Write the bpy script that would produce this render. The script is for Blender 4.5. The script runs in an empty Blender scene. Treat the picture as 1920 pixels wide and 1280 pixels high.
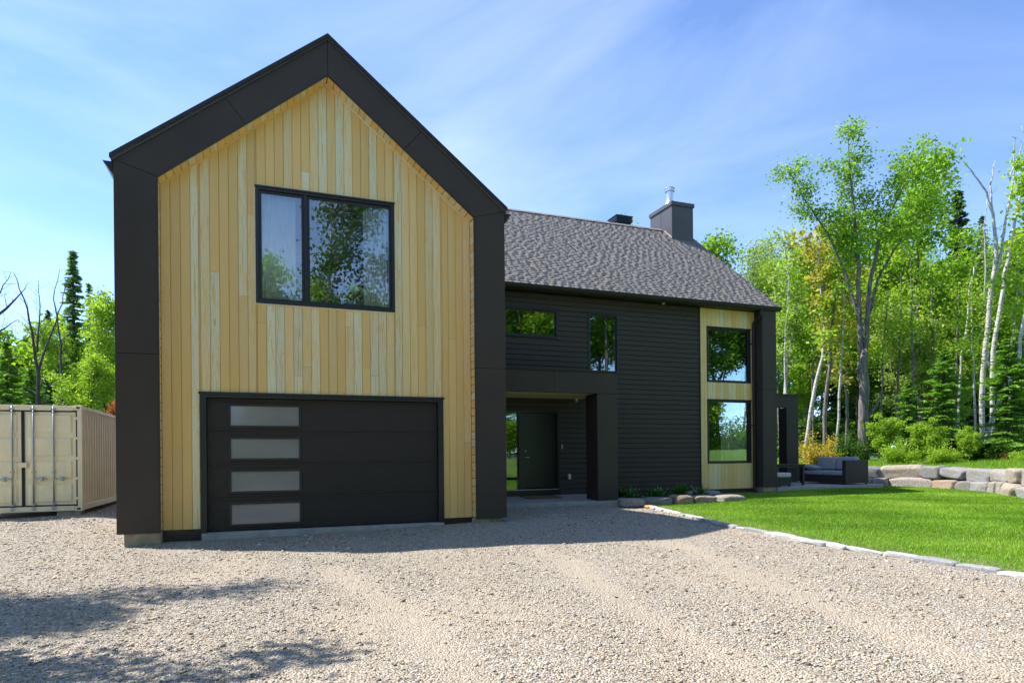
import bpy, math, random
import numpy as np
from mathutils import Vector, Matrix

# ------------------------------------------------------------------ camera
FPX, YAW, HOR, ROLL = 1209.38, math.radians(20.768), 855.45, math.radians(-0.515)
CAM = (2.427, -12.732, 1.41)
sc = bpy.context.scene
COL = sc.collection
cam = bpy.data.cameras.new("camera")
cam.sensor_width = 36.0
cam.lens = FPX * 36.0 / 1920.0
cam.shift_y = (HOR - 640.0) / 1920.0
cam.clip_start, cam.clip_end = 0.1, 2000.0
camo = bpy.data.objects.new("camera", cam)
COL.objects.link(camo)
_R = Vector((math.cos(YAW), -math.sin(YAW), 0)); _U = Vector((0, 0, 1)); _F = Vector((math.sin(YAW), math.cos(YAW), 0))
_r = _R * math.cos(ROLL) + _U * math.sin(ROLL); _u = _U * math.cos(ROLL) - _R * math.sin(ROLL)
camo.matrix_world = Matrix(((_r.x, _u.x, -_F.x, CAM[0]), (_r.y, _u.y, -_F.y, CAM[1]), (_r.z, _u.z, -_F.z, CAM[2]), (0, 0, 0, 1)))
sc.camera = camo

# ------------------------------------------------------------------ light
SUN = Vector((-0.55, 0.41, 1.0)).normalized()
wd = bpy.data.worlds.new("World"); sc.world = wd; wd.use_nodes = True
nt = wd.node_tree; N = nt.nodes; L = nt.links
for n in list(N): N.remove(n)
def node(nt, t, **kw):
    n = nt.nodes.new(t)
    for k, v in kw.items():
        if k in n.inputs.keys() if isinstance(k, str) else False: n.inputs[k].default_value = v
        else: setattr(n, k, v)
    return n
wo = node(nt, 'ShaderNodeOutputWorld'); bg = node(nt, 'ShaderNodeBackground')
sky = node(nt, 'ShaderNodeTexSky'); sky.sky_type = 'NISHITA'; sky.sun_disc = False
sky.sun_elevation = math.asin(SUN.z); sky.sun_rotation = math.atan2(SUN.x, SUN.y)
sky.altitude = 4500; sky.air_density = 0.9; sky.dust_density = 0.0; sky.ozone_density = 4.0
tc = node(nt, 'ShaderNodeTexCoord')
mp = node(nt, 'ShaderNodeMapping'); mp.inputs['Scale'].default_value = (1.0, 1.5, 3.0); mp.inputs['Rotation'].default_value = (0.1, -0.25, 0.6); mp.inputs['Location'].default_value = (7.7, 3.1, 0.2)
cn = node(nt, 'ShaderNodeTexNoise'); cn.inputs['Scale'].default_value = 1.4; cn.inputs['Detail'].default_value = 8; cn.inputs['Roughness'].default_value = 0.55
cn.inputs['Distortion'].default_value = 0.5
cr = node(nt, 'ShaderNodeValToRGB'); cr.color_ramp.elements[0].position = 0.43; cr.color_ramp.elements[1].position = 0.74
cm = node(nt, 'ShaderNodeMath'); cm.operation = 'MULTIPLY'; cm.inputs[1].default_value = 0.32
mx = node(nt, 'ShaderNodeMix'); mx.data_type = 'RGBA'; mx.inputs['B'].default_value = (3.0, 3.4, 4.6, 1)
L.new(tc.outputs['Generated'], mp.inputs['Vector']); L.new(mp.outputs[0], cn.inputs['Vector']); L.new(cn.outputs['Fac'], cr.inputs[0])
L.new(cr.outputs[0], cm.inputs[0]); L.new(cm.outputs[0], mx.inputs['Factor']); L.new(sky.outputs[0], mx.inputs['A'])
L.new(mx.outputs['Result'], bg.inputs['Color']); bg.inputs['Strength'].default_value = 0.15
L.new(bg.outputs[0], wo.inputs['Surface'])
sl = bpy.data.lights.new("sun", 'SUN'); sl.energy = 3.3; sl.angle = math.radians(0.55); sl.color = (1.0, 0.95, 0.87)
so = bpy.data.objects.new("sun", sl); COL.objects.link(so); so.location = (-20, 15, 40)
so.rotation_euler = (-SUN).to_track_quat('-Z', 'Y').to_euler()
vs = sc.view_settings; vs.view_transform = 'Standard'; vs.look = 'None'; vs.exposure = 1.52; vs.gamma = 1.0; vs.use_curve_mapping = False
sc.cycles.max_bounces = 8; sc.cycles.transparent_max_bounces = 12; sc.cycles.use_denoising = True
sc.cycles.sample_clamp_indirect = 6.0

# ------------------------------------------------------------------ places
def ray(px, py):
    u = (px - 960) / FPX; v = (py - HOR) / FPX
    u, v = u * math.cos(ROLL) + v * math.sin(ROLL), -u * math.sin(ROLL) + v * math.cos(ROLL)
    return np.array([u * math.cos(YAW) + math.sin(YAW), -u * math.sin(YAW) + math.cos(YAW), -v])
CAMV = np.array(CAM)
def atz(px, py, z):
    d = ray(px, py); return CAMV + d * ((z - CAM[2]) / d[2])
def aty(px, py, y):
    d = ray(px, py); return CAMV + d * ((y - CAM[1]) / d[1])
def atd(px, py, depth): return CAMV + ray(px, py) * depth
def sstep(a, b, x):
    t = np.clip((np.asarray(x, float) - a) / (b - a), 0, 1); return t * t * (3 - 2 * t)

# ------------------------------------------------------------------ mesh helpers
def root(name, label, cat, loc=(0, 0, 0), group=None):
    o = bpy.data.objects.new(name, None); COL.objects.link(o); o.location = loc; o.empty_display_size = 0.2
    o['label'] = label; o['category'] = cat
    if group: o['group'] = group
    return o
def tag(o, label=None, cat=None, group=None, kind=None):
    for k, v in (('label', label), ('category', cat), ('group', group), ('kind', kind)):
        if v: o[k] = v
    return o
def origin(o):
    v = Vector((0, 0, 0))
    while o is not None: v = v + o.location; o = o.parent
    return v
def link(name, me, mat, parent=None, kind=None):
    o = bpy.data.objects.new(name, me); COL.objects.link(o)
    if mat is not None and len(me.materials) == 0: me.materials.append(mat)
    if parent is not None: o.parent = parent
    if kind: o['kind'] = kind
    return o
def np_mesh(name, V, F, smooth=False):
    V = np.asarray(V, np.float32); F = np.asarray(F, np.int32); k = F.shape[1]
    me = bpy.data.meshes.new(name); me.vertices.add(len(V)); me.vertices.foreach_set('co', V.ravel())
    me.loops.add(F.size); me.loops.foreach_set('vertex_index', F.ravel()); me.polygons.add(len(F))
    me.polygons.foreach_set('loop_start', np.arange(0, F.size, k, dtype=np.int32))
    me.polygons.foreach_set('loop_total', np.full(len(F), k, np.int32))
    if smooth: me.polygons.foreach_set('use_smooth', np.ones(len(F), bool))
    me.update(calc_edges=True); return me
def face_attr(me, name, vals):
    a = me.attributes.new(name, 'FLOAT', 'FACE'); a.data.foreach_set('value', np.asarray(vals, np.float32))

class MB:
    def __init__(s): s.v = []; s.f = []; s.t = []
    def add(s, vs, fs, tone=0.0):
        b = len(s.v); s.v += [tuple(map(float, v)) for v in vs]
        for f in fs: s.f.append([b + i for i in f]); s.t.append(tone)
        return s
    def box(s, x0, x1, y0, y1, z0, z1, tone=0.0):
        return s.add([(x0, y0, z0), (x1, y0, z0), (x1, y1, z0), (x0, y1, z0), (x0, y0, z1), (x1, y0, z1), (x1, y1, z1), (x0, y1, z1)],
                     [(0, 3, 2, 1), (4, 5, 6, 7), (0, 1, 5, 4), (1, 2, 6, 5), (2, 3, 7, 6), (3, 0, 4, 7)], tone)
    def prism(s, poly, axis, a, b, tone=0.0):
        """poly: 2d points; extruded along axis ('y': (x,z), 'x': (y,z), 'z': (x,y)) from a to b"""
        n = len(poly)
        P = {'y': lambda p, t: (p[0], t, p[1]), 'x': lambda p, t: (t, p[0], p[1]), 'z': lambda p, t: (p[0], p[1], t)}[axis]
        vs = [P(p, a) for p in poly] + [P(p, b) for p in poly]
        fs = [tuple(range(n))[::-1], tuple(range(n, 2 * n))] + [(i, (i + 1) % n, n + (i + 1) % n, n + i) for i in range(n)]
        return s.add(vs, fs, tone)
    def tube(s, pts, rad, n=8, cap=True, tone=0.0):
        pts = [Vector(p) for p in pts]
        if not hasattr(rad, '__len__'): rad = [rad] * len(pts)
        b = len(s.v); ref = None; rings = []
        for i, p in enumerate(pts):
            t = (pts[min(i + 1, len(pts) - 1)] - pts[max(i - 1, 0)]).normalized()
            if ref is None: ref = t.orthogonal().normalized()
            else: ref = (ref - t * ref.dot(t)).normalized()
            w = t.cross(ref)
            rings.append([p + (ref * math.cos(2 * math.pi * k / n) + w * math.sin(2 * math.pi * k / n)) * rad[i] for k in range(n)])
        vs = [q for r in rings for q in r]; fs = []
        for i in range(len(pts) - 1):
            for k in range(n): fs.append((i * n + k, i * n + (k + 1) % n, (i + 1) * n + (k + 1) % n, (i + 1) * n + k))
        if cap: fs.append(tuple(range(n))[::-1]); fs.append(tuple((len(pts) - 1) * n + k for k in range(n)))
        return s.add(vs, fs, tone)
    def lathe(s, c, prof, n=20):
        vs = []; fs = []
        for r, z in prof:
            for k in range(n): vs.append((c[0] + r * math.cos(2 * math.pi * k / n), c[1] + r * math.sin(2 * math.pi * k / n), c[2] + z))
        m = len(prof)
        for i in range(m - 1):
            for k in range(n): fs.append((i * n + k, i * n + (k + 1) % n, (i + 1) * n + (k + 1) % n, (i + 1) * n + k))
        fs.append(tuple(range(n))[::-1]); fs.append(tuple((m - 1) * n + k for k in range(n)))
        return s.add(vs, fs)
    def build(s, name, mat, parent=None, bevel=0, smooth=False, kind=None, tone=False, seg=2):
        o3 = origin(parent) if parent is not None else Vector((0, 0, 0))
        me = bpy.data.meshes.new(name); me.from_pydata([(v[0] - o3.x, v[1] - o3.y, v[2] - o3.z) for v in s.v], [], s.f); me.update()
        if smooth: me.polygons.foreach_set('use_smooth', [True] * len(me.polygons))
        if tone: face_attr(me, 'tone', s.t)
        o = link(name, me, mat, parent, kind)
        if bevel:
            m = o.modifiers.new('bevel', 'BEVEL'); m.width = bevel; m.segments = seg; m.limit_method = 'ANGLE'; m.angle_limit = 0.6
        return o

# ------------------------------------------------------------------ materials
def new_mat(name):
    m = bpy.data.materials.new(name); m.use_nodes = True
    return m, m.node_tree, m.node_tree.nodes['Principled BSDF']
def ramp(nt, stops, fac):
    r = nt.nodes.new('ShaderNodeValToRGB'); e = r.color_ramp.elements
    while len(e) < len(stops): e.new(0.5)
    for i, (p, c) in enumerate(stops): e[i].position = p; e[i].color = (*c, 1)
    nt.links.new(fac, r.inputs[0]); return r.outputs[0]
def noise(nt, scale, detail=4, vec=None, rough=0.5, dist=0.0, dim=None, w=None):
    n = nt.nodes.new('ShaderNodeTexNoise')
    if w is not None: n.noise_dimensions = '4D'; nt.links.new(w, n.inputs['W'])
    n.inputs['Scale'].default_value = scale; n.inputs['Detail'].default_value = detail
    n.inputs['Roughness'].default_value = rough; n.inputs['Distortion'].default_value = dist
    if vec is not None: nt.links.new(vec, n.inputs['Vector'])
    return n.outputs['Fac']
def pos(nt, scale=(1, 1, 1), src='Position', rot=(0, 0, 0)):
    if src == 'Position': o = nt.nodes.new('ShaderNodeNewGeometry').outputs['Position']
    else: o = nt.nodes.new('ShaderNodeTexCoord').outputs[src]
    m = nt.nodes.new('ShaderNodeMapping'); m.inputs['Scale'].default_value = scale; m.inputs['Rotation'].default_value = rot
    nt.links.new(o, m.inputs['Vector']); return m.outputs[0]
def math_n(nt, op, a, b=None):
    m = nt.nodes.new('ShaderNodeMath'); m.operation = op
    for i, x in enumerate((a, b)):
        if x is None: continue
        if isinstance(x, (int, float)): m.inputs[i].default_value = x
        else: nt.links.new(x, m.inputs[i])
    return m.outputs[0]
def mixc(nt, fac, a, b, mode='MIX'):
    m = nt.nodes.new('ShaderNodeMix'); m.data_type = 'RGBA'; m.blend_type = mode
    for k, x in (('Factor', fac), ('A', a), ('B', b)):
        if isinstance(x, (int, float)): m.inputs[k].default_value = x
        elif isinstance(x, tuple): m.inputs[k].default_value = (*x, 1)
        else: nt.links.new(x, m.inputs[k])
    return m.outputs['Result']
def bump(nt, p, h, strength=0.3, dist=0.01):
    b = nt.nodes.new('ShaderNodeBump'); b.inputs['Strength'].default_value = strength; b.inputs['Distance'].default_value = dist
    nt.links.new(h, b.inputs['Height']); nt.links.new(b.outputs[0], p.inputs['Normal'])
def obj_rand(nt): return nt.nodes.new('ShaderNodeObjectInfo').outputs['Random']
def attr(nt, name):
    a = nt.nodes.new('ShaderNodeAttribute'); a.attribute_name = name; return a.outputs['Fac']
def simple(name, col, rough=0.5, var=0.15, scale=6, metal=0.0, bmp=0.0, bscale=80, src='Position', stretch=(1, 1, 1)):
    m, nt, p = new_mat(name)
    f = noise(nt, scale, 5, pos(nt, stretch, src))
    c = ramp(nt, [(0.25, tuple(x * (1 - var) for x in col)), (0.75, tuple(min(1, x * (1 + var)) for x in col))], f)
    nt.links.new(c, p.inputs['Base Color']); p.inputs['Roughness'].default_value = rough; p.inputs['Metallic'].default_value = metal
    if bmp: bump(nt, p, noise(nt, bscale, 3, pos(nt, stretch, src)), bmp, 0.01)
    return m
def wood_mat(name, stretch):
    m, nt, p = new_mat(name); rnd = obj_rand(nt)
    w = math_n(nt, 'MULTIPLY', rnd, 37.0)
    g = noise(nt, 1.0, 6, pos(nt, stretch), 0.6, 1.4, w=w)
    big = noise(nt, 0.9, 2, pos(nt, tuple(0.35 * s for s in stretch)), 0.5, 0.3, w=w)
    honey = ramp(nt, [(0.0, (0.80, 0.50, 0.16)), (1.0, (0.90, 0.61, 0.225))], g)
    pale = ramp(nt, [(0.34, (0.70, 0.45, 0.15)), (0.46, (0.86, 0.65, 0.28)), (0.53, (0.80, 0.82, 0.64)), (0.59, (0.82, 0.62, 0.26)), (0.66, (0.82, 0.84, 0.70))], g)
    k = nt.nodes.new('ShaderNodeMapRange'); nt.links.new(math_n(nt, 'ADD', rnd, math_n(nt, 'MULTIPLY', big, 0.5)), k.inputs['Value'])
    k.inputs['From Min'].default_value = 0.54; k.inputs['From Max'].default_value = 1.12
    c = mixc(nt, k.outputs[0], honey, pale)
    v = nt.nodes.new('ShaderNodeHueSaturation'); nt.links.new(c, v.inputs['Color'])
    r2 = math_n(nt, 'FRACT', math_n(nt, 'MULTIPLY', rnd, 7.31)); nt.links.new(math_n(nt, 'ADD', math_n(nt, 'MULTIPLY', r2, 0.13), 0.92), v.inputs['Value'])
    nt.links.new(v.outputs[0], p.inputs['Base Color']); p.inputs['Roughness'].default_value = 0.55
    bump(nt, p, g, 0.25, 0.004); return m
M = {}
M['wood_v'] = wood_mat('pine_board_vertical', (34, 34, 1.3))
M['wood_h'] = wood_mat('pine_board_level', (34, 1.3, 34))
M['wood_x'] = wood_mat('pine_board_cross', (1.3, 34, 34))
M['panel'] = simple('black_metal_panel', (0.060, 0.048, 0.039), 0.6, 0.10, 1.3, bmp=0.03, bscale=9)
M['siding'] = simple('black_siding', (0.062, 0.051, 0.043), 0.65, 0.22, 3, bmp=0.25, bscale=1.0, stretch=(2, 60, 60))
M['gutter'] = simple('black_gutter_metal', (0.034, 0.029, 0.026), 0.4, 0.1, 2)
M['frame'] = simple('black_window_frame', (0.018, 0.018, 0.019), 0.35, 0.1, 4)
M['gdoor'] = simple('black_garage_door', (0.040, 0.033, 0.028), 0.5, 0.25, 3, bmp=0.5, bscale=1.0, stretch=(5, 90, 90))
M['door'] = simple('black_door_paint', (0.016, 0.018, 0.017), 0.35, 0.1, 3)
M['concrete'] = simple('concrete', (0.36, 0.345, 0.32), 0.85, 0.22, 5, bmp=0.2, bscale=60)
M['concrete_old'] = simple('weathered_concrete', (0.34, 0.29, 0.19), 0.9, 0.35, 6, bmp=0.3, bscale=50)
M['cap'] = simple('brown_metal', (0.085, 0.075, 0.07), 0.42, 0.08, 2)
M['steel'] = simple('stainless_steel', (0.75, 0.76, 0.78), 0.28, 0.08, 9, metal=0.9)
M['galv'] = simple('galvanised_steel', (0.42, 0.45, 0.48), 0.4, 0.15, 20, metal=0.7)
M['white'] = simple('white_plastic', (0.75, 0.75, 0.73), 0.4, 0.05, 4)
M['room'] = simple('room_paint', (0.30, 0.295, 0.28), 0.8, 0.06, 2)
M['vent'] = simple('blue_black_vent', (0.02, 0.045, 0.07), 0.4, 0.1, 4)
M['mat'] = simple('coir_mat', (0.20, 0.13, 0.07), 0.95, 0.3, 40, bmp=0.4)
M['cream'] = simple('cream_container_paint', (0.90, 0.77, 0.47), 0.5, 0.09, 2.5, bmp=0.05, bscale=12)
_m = M['cream']; _nt = _m.node_tree; _p = _nt.nodes['Principled BSDF']; _src = _p.inputs['Base Color'].links[0].from_socket
_r = ramp(_nt, [(0.73, (0, 0, 0)), (0.80, (0.7, 0.7, 0.7))], noise(_nt, 1.6, 8, pos(_nt, (3, 3, 1.0)), 0.72)); _g = ramp(_nt, [(0.5, (0, 0, 0)), (0.85, (0.25, 0.25, 0.25))], noise(_nt, 1.0, 5, pos(_nt, (9, 9, 0.5))))
_nt.links.new(mixc(_nt, _r, mixc(_nt, _g, _src, (0.42, 0.36, 0.25)), (0.24, 0.11, 0.045)), _p.inputs['Base Color'])
M['rubber'] = simple('black_rubber', (0.02, 0.02, 0.02), 0.7, 0.1, 9)
M['wicker'] = simple('dark_wicker', (0.030, 0.026, 0.023), 0.6, 0.4, 60, bmp=0.8, bscale=70)
M['cushion'] = simple('grey_cushion_cloth', (0.36, 0.36, 0.38), 0.9, 0.10, 7, bmp=0.2, bscale=120)
M['cushion2'] = simple('pale_cushion_cloth', (0.55, 0.56, 0.52), 0.9, 0.08, 7, bmp=0.2, bscale=120)
M['soil'] = simple('dark_soil', (0.035, 0.027, 0.02), 0.95, 0.5, 14, bmp=0.8, bscale=40)
for k_ in ('panel', 'siding', 'gutter', 'gdoor'): M[k_].node_tree.nodes['Principled BSDF'].inputs['Specular IOR Level'].default_value = 0.25
# roof shingles
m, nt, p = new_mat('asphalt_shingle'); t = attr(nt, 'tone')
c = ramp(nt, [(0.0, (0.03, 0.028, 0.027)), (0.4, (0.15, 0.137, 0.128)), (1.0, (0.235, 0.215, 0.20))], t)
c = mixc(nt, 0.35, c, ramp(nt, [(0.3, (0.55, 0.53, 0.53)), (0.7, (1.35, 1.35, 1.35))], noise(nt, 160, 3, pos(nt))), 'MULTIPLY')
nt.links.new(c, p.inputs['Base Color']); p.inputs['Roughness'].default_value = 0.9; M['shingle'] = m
# glass
def glass(name, base, tint):
    m, nt, p = new_mat(name); nt.nodes.remove(p); out = [n for n in nt.nodes if n.type == 'OUTPUT_MATERIAL'][0]
    tr = nt.nodes.new('ShaderNodeBsdfTransparent'); tr.inputs[0].default_value = (*tint, 1)
    gl = nt.nodes.new('ShaderNodeBsdfGlossy'); gl.inputs['Roughness'].default_value = 0.0; gl.inputs[0].default_value = (0.92, 1, 0.98, 1)
    fr = nt.nodes.new('ShaderNodeFresnel'); fr.inputs[0].default_value = 1.52
    f = math_n(nt, 'MINIMUM', math_n(nt, 'ADD', fr.outputs[0], base), 1.0)
    mxs = nt.nodes.new('ShaderNodeMixShader'); nt.links.new(f, mxs.inputs[0]); nt.links.new(tr.outputs[0], mxs.inputs[1]); nt.links.new(gl.outputs[0], mxs.inputs[2])
    # slight waviness of float glass
    b = nt.nodes.new('ShaderNodeBump'); b.inputs['Strength'].default_value = 0.02; b.inputs['Distance'].default_value = 0.02
    nt.links.new(noise(nt, 1.6, 1, pos(nt)), b.inputs['Height']); nt.links.new(b.outputs[0], gl.inputs['Normal'])
    nt.links.new(mxs.outputs[0], out.inputs['Surface']); return m
M['glass'] = glass('low_e_window_glass', 0.11, (0.97, 0.99, 0.985))
m, nt, p = new_mat('frosted_glass'); p.inputs['Base Color'].default_value = (0.20, 0.20, 0.20, 1); p.inputs['Roughness'].default_value = 0.06
p.inputs['Specular IOR Level'].default_value = 0.5; bump(nt, p, noise(nt, 120, 2, pos(nt)), 0.04, 0.003)
nt.links.new(ramp(nt, [(0.3, (0.25, 0.24, 0.225)), (0.7, (0.28, 0.27, 0.255))], noise(nt, 2, 3, pos(nt))), p.inputs['Base Color']); M['frost'] = m
# curtain
m, nt, p = new_mat('sheer_curtain'); out = [n for n in nt.nodes if n.type == 'OUTPUT_MATERIAL'][0]
p.inputs['Roughness'].default_value = 0.9
nt.links.new(ramp(nt, [(0.35, (0.82, 0.84, 0.85)), (0.65, (0.93, 0.94, 0.95))], noise(nt, 30, 3, pos(nt, (1, 1, 0.05)))), p.inputs['Base Color'])
tl = nt.nodes.new('ShaderNodeBsdfTranslucent'); tl.inputs[0].default_value = (0.8, 0.82, 0.84, 1)
ms = nt.nodes.new('ShaderNodeMixShader'); ms.inputs[0].default_value = 0.3; nt.links.new(p.outputs[0], ms.inputs[1]); nt.links.new(tl.outputs[0], ms.inputs[2])
nt.links.new(ms.outputs[0], out.inputs['Surface']); M['curtain'] = m
m, nt, p = new_mat('lit_lamp'); p.inputs['Base Color'].default_value = (1, 0.9, 0.7, 1); p.inputs['Emission Color'].default_value = (1, 0.72, 0.36, 1); p.inputs['Emission Strength'].default_value = 12; M['lamp'] = m
# gravel sheet
m, nt, p = new_mat('gravel'); ps = pos(nt)
vo = nt.nodes.new('ShaderNodeTexVoronoi'); vo.inputs['Scale'].default_value = 58; nt.links.new(ps, vo.inputs['Vector'])
sep = nt.nodes.new('ShaderNodeSeparateColor'); nt.links.new(vo.outputs['Color'], sep.inputs[0])
c = ramp(nt, [(0.0, (0.07, 0.062, 0.053)), (0.3, (0.31, 0.255, 0.185)), (0.6, (0.45, 0.38, 0.285)), (0.8, (0.37, 0.365, 0.35)), (1.0, (0.66, 0.62, 0.55))], sep.outputs[0])
sand = ramp(nt, [(0.3, (0.37, 0.305, 0.22)), (0.7, (0.52, 0.44, 0.335))], noise(nt, 60, 4, ps))
sm = ramp(nt, [(0.50, (0.2, 0.2, 0.2)), (0.68, (0.85, 0.85, 0.85))], noise(nt, 0.45, 3, pos(nt, (1.5, 0.6, 1), rot=(0, 0, 0.5))))
c = mixc(nt, math_n(nt, 'MAXIMUM', sm, math_n(nt, 'MULTIPLY', attr(nt, 'track'), 0.8)), c, sand); nt.links.new(c, p.inputs['Base Color']); p.inputs['Roughness'].default_value = 0.95
bump(nt, p, math_n(nt, 'SUBTRACT', 1.0, vo.outputs['Distance']), 0.9, 0.03); M['gravel'] = m
m, nt, p = new_mat('gravel_stone'); t = attr(nt, 'tone')
c = ramp(nt, [(0.0, (0.09, 0.082, 0.072)), (0.16, (0.26, 0.215, 0.155)), (0.38, (0.46, 0.38, 0.27)), (0.55, (0.54, 0.46, 0.345)), (0.70, (0.38, 0.37, 0.355)), (0.85, (0.50, 0.37, 0.24)), (1.0, (0.68, 0.63, 0.55))], t)
c = mixc(nt, 0.4, c, ramp(nt, [(0.3, (0.6, 0.6, 0.6)), (0.7, (1.3, 1.3, 1.3))], noise(nt, 120, 3, pos(nt))), 'MULTIPLY')
nt.links.new(c, p.inputs['Base Color']); p.inputs['Roughness'].default_value = 0.85; M['stones'] = m
# ground, lawn
m, nt, p = new_mat('forest_floor'); ps = pos(nt)
nt.links.new(ramp(nt, [(0.3, (0.05, 0.045, 0.02)), (0.55, (0.05, 0.075, 0.02)), (0.8, (0.10, 0.085, 0.04))], noise(nt, 1.2, 8, ps, 0.65)), p.inputs['Base Color'])
p.inputs['Roughness'].default_value = 0.95; bump(nt, p, noise(nt, 9, 6, ps), 0.8, 0.1); M['ground'] = m
m, nt, p = new_mat('turf_base'); ps = pos(nt)
c = ramp(nt, [(0.3, (0.07, 0.15, 0.018)), (0.7, (0.12, 0.22, 0.03))], noise(nt, 22, 5, ps))
c = mixc(nt, ramp(nt, [(0.62, (0, 0, 0)), (0.75, (0.8, 0.8, 0.8))], noise(nt, 1.1, 4, ps)), c, (0.20, 0.17, 0.08))
nt.links.new(c, p.inputs['Base Color']); p.inputs['Roughness'].default_value = 0.9; bump(nt, p, noise(nt, 60, 4, ps), 0.8, 0.04); M['turf'] = m
def leaf_mat(name, stops, trans=0.48, rough=0.5):
    m, nt, p = new_mat(name); out = [n for n in nt.nodes if n.type == 'OUTPUT_MATERIAL'][0]
    c = ramp(nt, stops, attr(nt, 'tone')); nt.links.new(c, p.inputs['Base Color']); p.inputs['Roughness'].default_value = rough
    p.inputs['Specular IOR Level'].default_value = 0.25
    tl = nt.nodes.new('ShaderNodeBsdfTranslucent'); nt.links.new(mixc(nt, 1.0, c, (1.25, 1.3, 0.6), 'MULTIPLY'), tl.inputs[0])
    ms = nt.nodes.new('ShaderNodeMixShader'); ms.inputs[0].default_value = trans
    nt.links.new(p.outputs[0], ms.inputs[1]); nt.links.new(tl.outputs[0], ms.inputs[2]); nt.links.new(ms.outputs[0], out.inputs['Surface']); return m
M['grass'] = leaf_mat('grass_blades', [(0.0, (0.09, 0.20, 0.012)), (0.7, (0.23, 0.42, 0.025)), (0.93, (0.38, 0.55, 0.07)), (1.0, (0.40, 0.34, 0.14))], 0.35)
M['leaf_maple'] = leaf_mat('maple_leaves', [(0.0, (0.11, 0.23, 0.02)), (0.6, (0.22, 0.40, 0.03)), (1.0, (0.36, 0.52, 0.06))])
M['leaf_light'] = leaf_mat('young_leaves', [(0.0, (0.18, 0.32, 0.03)), (0.6, (0.31, 0.48, 0.045)), (1.0, (0.45, 0.58, 0.08))])
M['leaf_pale'] = leaf_mat('aspen_leaves', [(0.0, (0.20, 0.30, 0.08)), (0.6, (0.32, 0.43, 0.12)), (1.0, (0.44, 0.54, 0.18))])
M['leaf_amber'] = leaf_mat('amber_leaves', [(0.0, (0.26, 0.32, 0.05)), (0.6, (0.44, 0.40, 0.08)), (1.0, (0.58, 0.42, 0.13))])
M['leaf_gold'] = leaf_mat('golden_shrub_leaves', [(0.0, (0.30, 0.24, 0.03)), (0.6, (0.48, 0.38, 0.06)), (1.0, (0.60, 0.50, 0.12))])
M['leaf_red'] = leaf_mat('red_bush_leaves', [(0.0, (0.26, 0.07, 0.03)), (0.6, (0.42, 0.14, 0.06)), (1.0, (0.5, 0.24, 0.12))])
M['leaf_dark'] = leaf_mat('dark_leaves', [(0.0, (0.035, 0.09, 0.015)), (0.6, (0.07, 0.16, 0.02)), (1.0, (0.12, 0.22, 0.035))])
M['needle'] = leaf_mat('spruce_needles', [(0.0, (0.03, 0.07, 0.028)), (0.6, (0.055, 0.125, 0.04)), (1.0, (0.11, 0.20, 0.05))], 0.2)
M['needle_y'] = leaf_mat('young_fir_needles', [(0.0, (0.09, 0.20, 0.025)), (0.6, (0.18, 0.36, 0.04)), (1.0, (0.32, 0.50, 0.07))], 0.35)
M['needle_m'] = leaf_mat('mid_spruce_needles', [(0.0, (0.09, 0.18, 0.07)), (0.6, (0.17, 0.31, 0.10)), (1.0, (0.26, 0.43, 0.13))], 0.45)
M['hosta'] = leaf_mat('hosta_leaves', [(0.0, (0.05, 0.15, 0.04)), (0.55, (0.10, 0.24, 0.07)), (0.8, (0.45, 0.52, 0.34)), (1.0, (0.6, 0.64, 0.48))], 0.2)
M['herb'] = leaf_mat('herb_leaves', [(0.0, (0.04, 0.14, 0.015)), (1.0, (0.11, 0.28, 0.03))], 0.3)
def bark(name, stops, scale=(6, 6, 2), src='Object'):
    m, nt, p = new_mat(name); f = noise(nt, 2.0, 6, pos(nt, scale, src), 0.6, 0.6)
    nt.links.new(ramp(nt, stops, f), p.inputs['Base Color']); p.inputs['Roughness'].default_value = 0.9
    bump(nt, p, f, 0.7, 0.03); return m
M['bark'] = bark('grey_bark', [(0.35, (0.07, 0.06, 0.055)), (0.6, (0.22, 0.20, 0.18)), (0.75, (0.34, 0.32, 0.30))], (5, 5, 1.2))
M['bark_dark'] = bark('dark_bark', [(0.3, (0.03, 0.027, 0.025)), (0.7, (0.10, 0.09, 0.08))], (5, 5, 1.2))
M['birch'] = bark('birch_bark', [(0.30, (0.05, 0.045, 0.04)), (0.42, (0.36, 0.34, 0.32)), (0.55, (0.54, 0.52, 0.49)), (1.0, (0.64, 0.62, 0.59))], (1.2, 1.2, 7))
def stone_mat(name):
    m, nt, p = new_mat(name); ps = pos(nt); r = obj_rand(nt)
    hue = ramp(nt, [(0.0, (0.20, 0.205, 0.215)), (0.40, (0.33, 0.33, 0.335)), (0.6, (0.40, 0.34, 0.28)), (0.75, (0.45, 0.39, 0.32)), (0.86, (0.34, 0.21, 0.13)), (1.0, (0.42, 0.40, 0.37))], r)
    n1 = noise(nt, 3.2, 7, ps, 0.62, 0.8); n2 = noise(nt, 38, 5, ps, 0.6)
    c = mixc(nt, ramp(nt, [(0.56, (0, 0, 0)), (0.70, (0.6, 0.6, 0.6))], n1), hue, (0.40, 0.235, 0.11))
    c = mixc(nt, 0.8, c, ramp(nt, [(0.3, (0.35, 0.35, 0.37)), (0.7, (1.5, 1.48, 1.42))], n2), 'MULTIPLY')
    nt.links.new(c, p.inputs['Base Color']); p.inputs['Roughness'].default_value = 0.88
    bump(nt, p, math_n(nt, 'ADD', n1, math_n(nt, 'MULTIPLY', n2, 0.5)), 1.0, 0.09); return m
M['rock'] = stone_mat('field_stone')
m, nt, p = new_mat('pale_edging_stone'); ps = pos(nt); r = obj_rand(nt)
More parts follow.
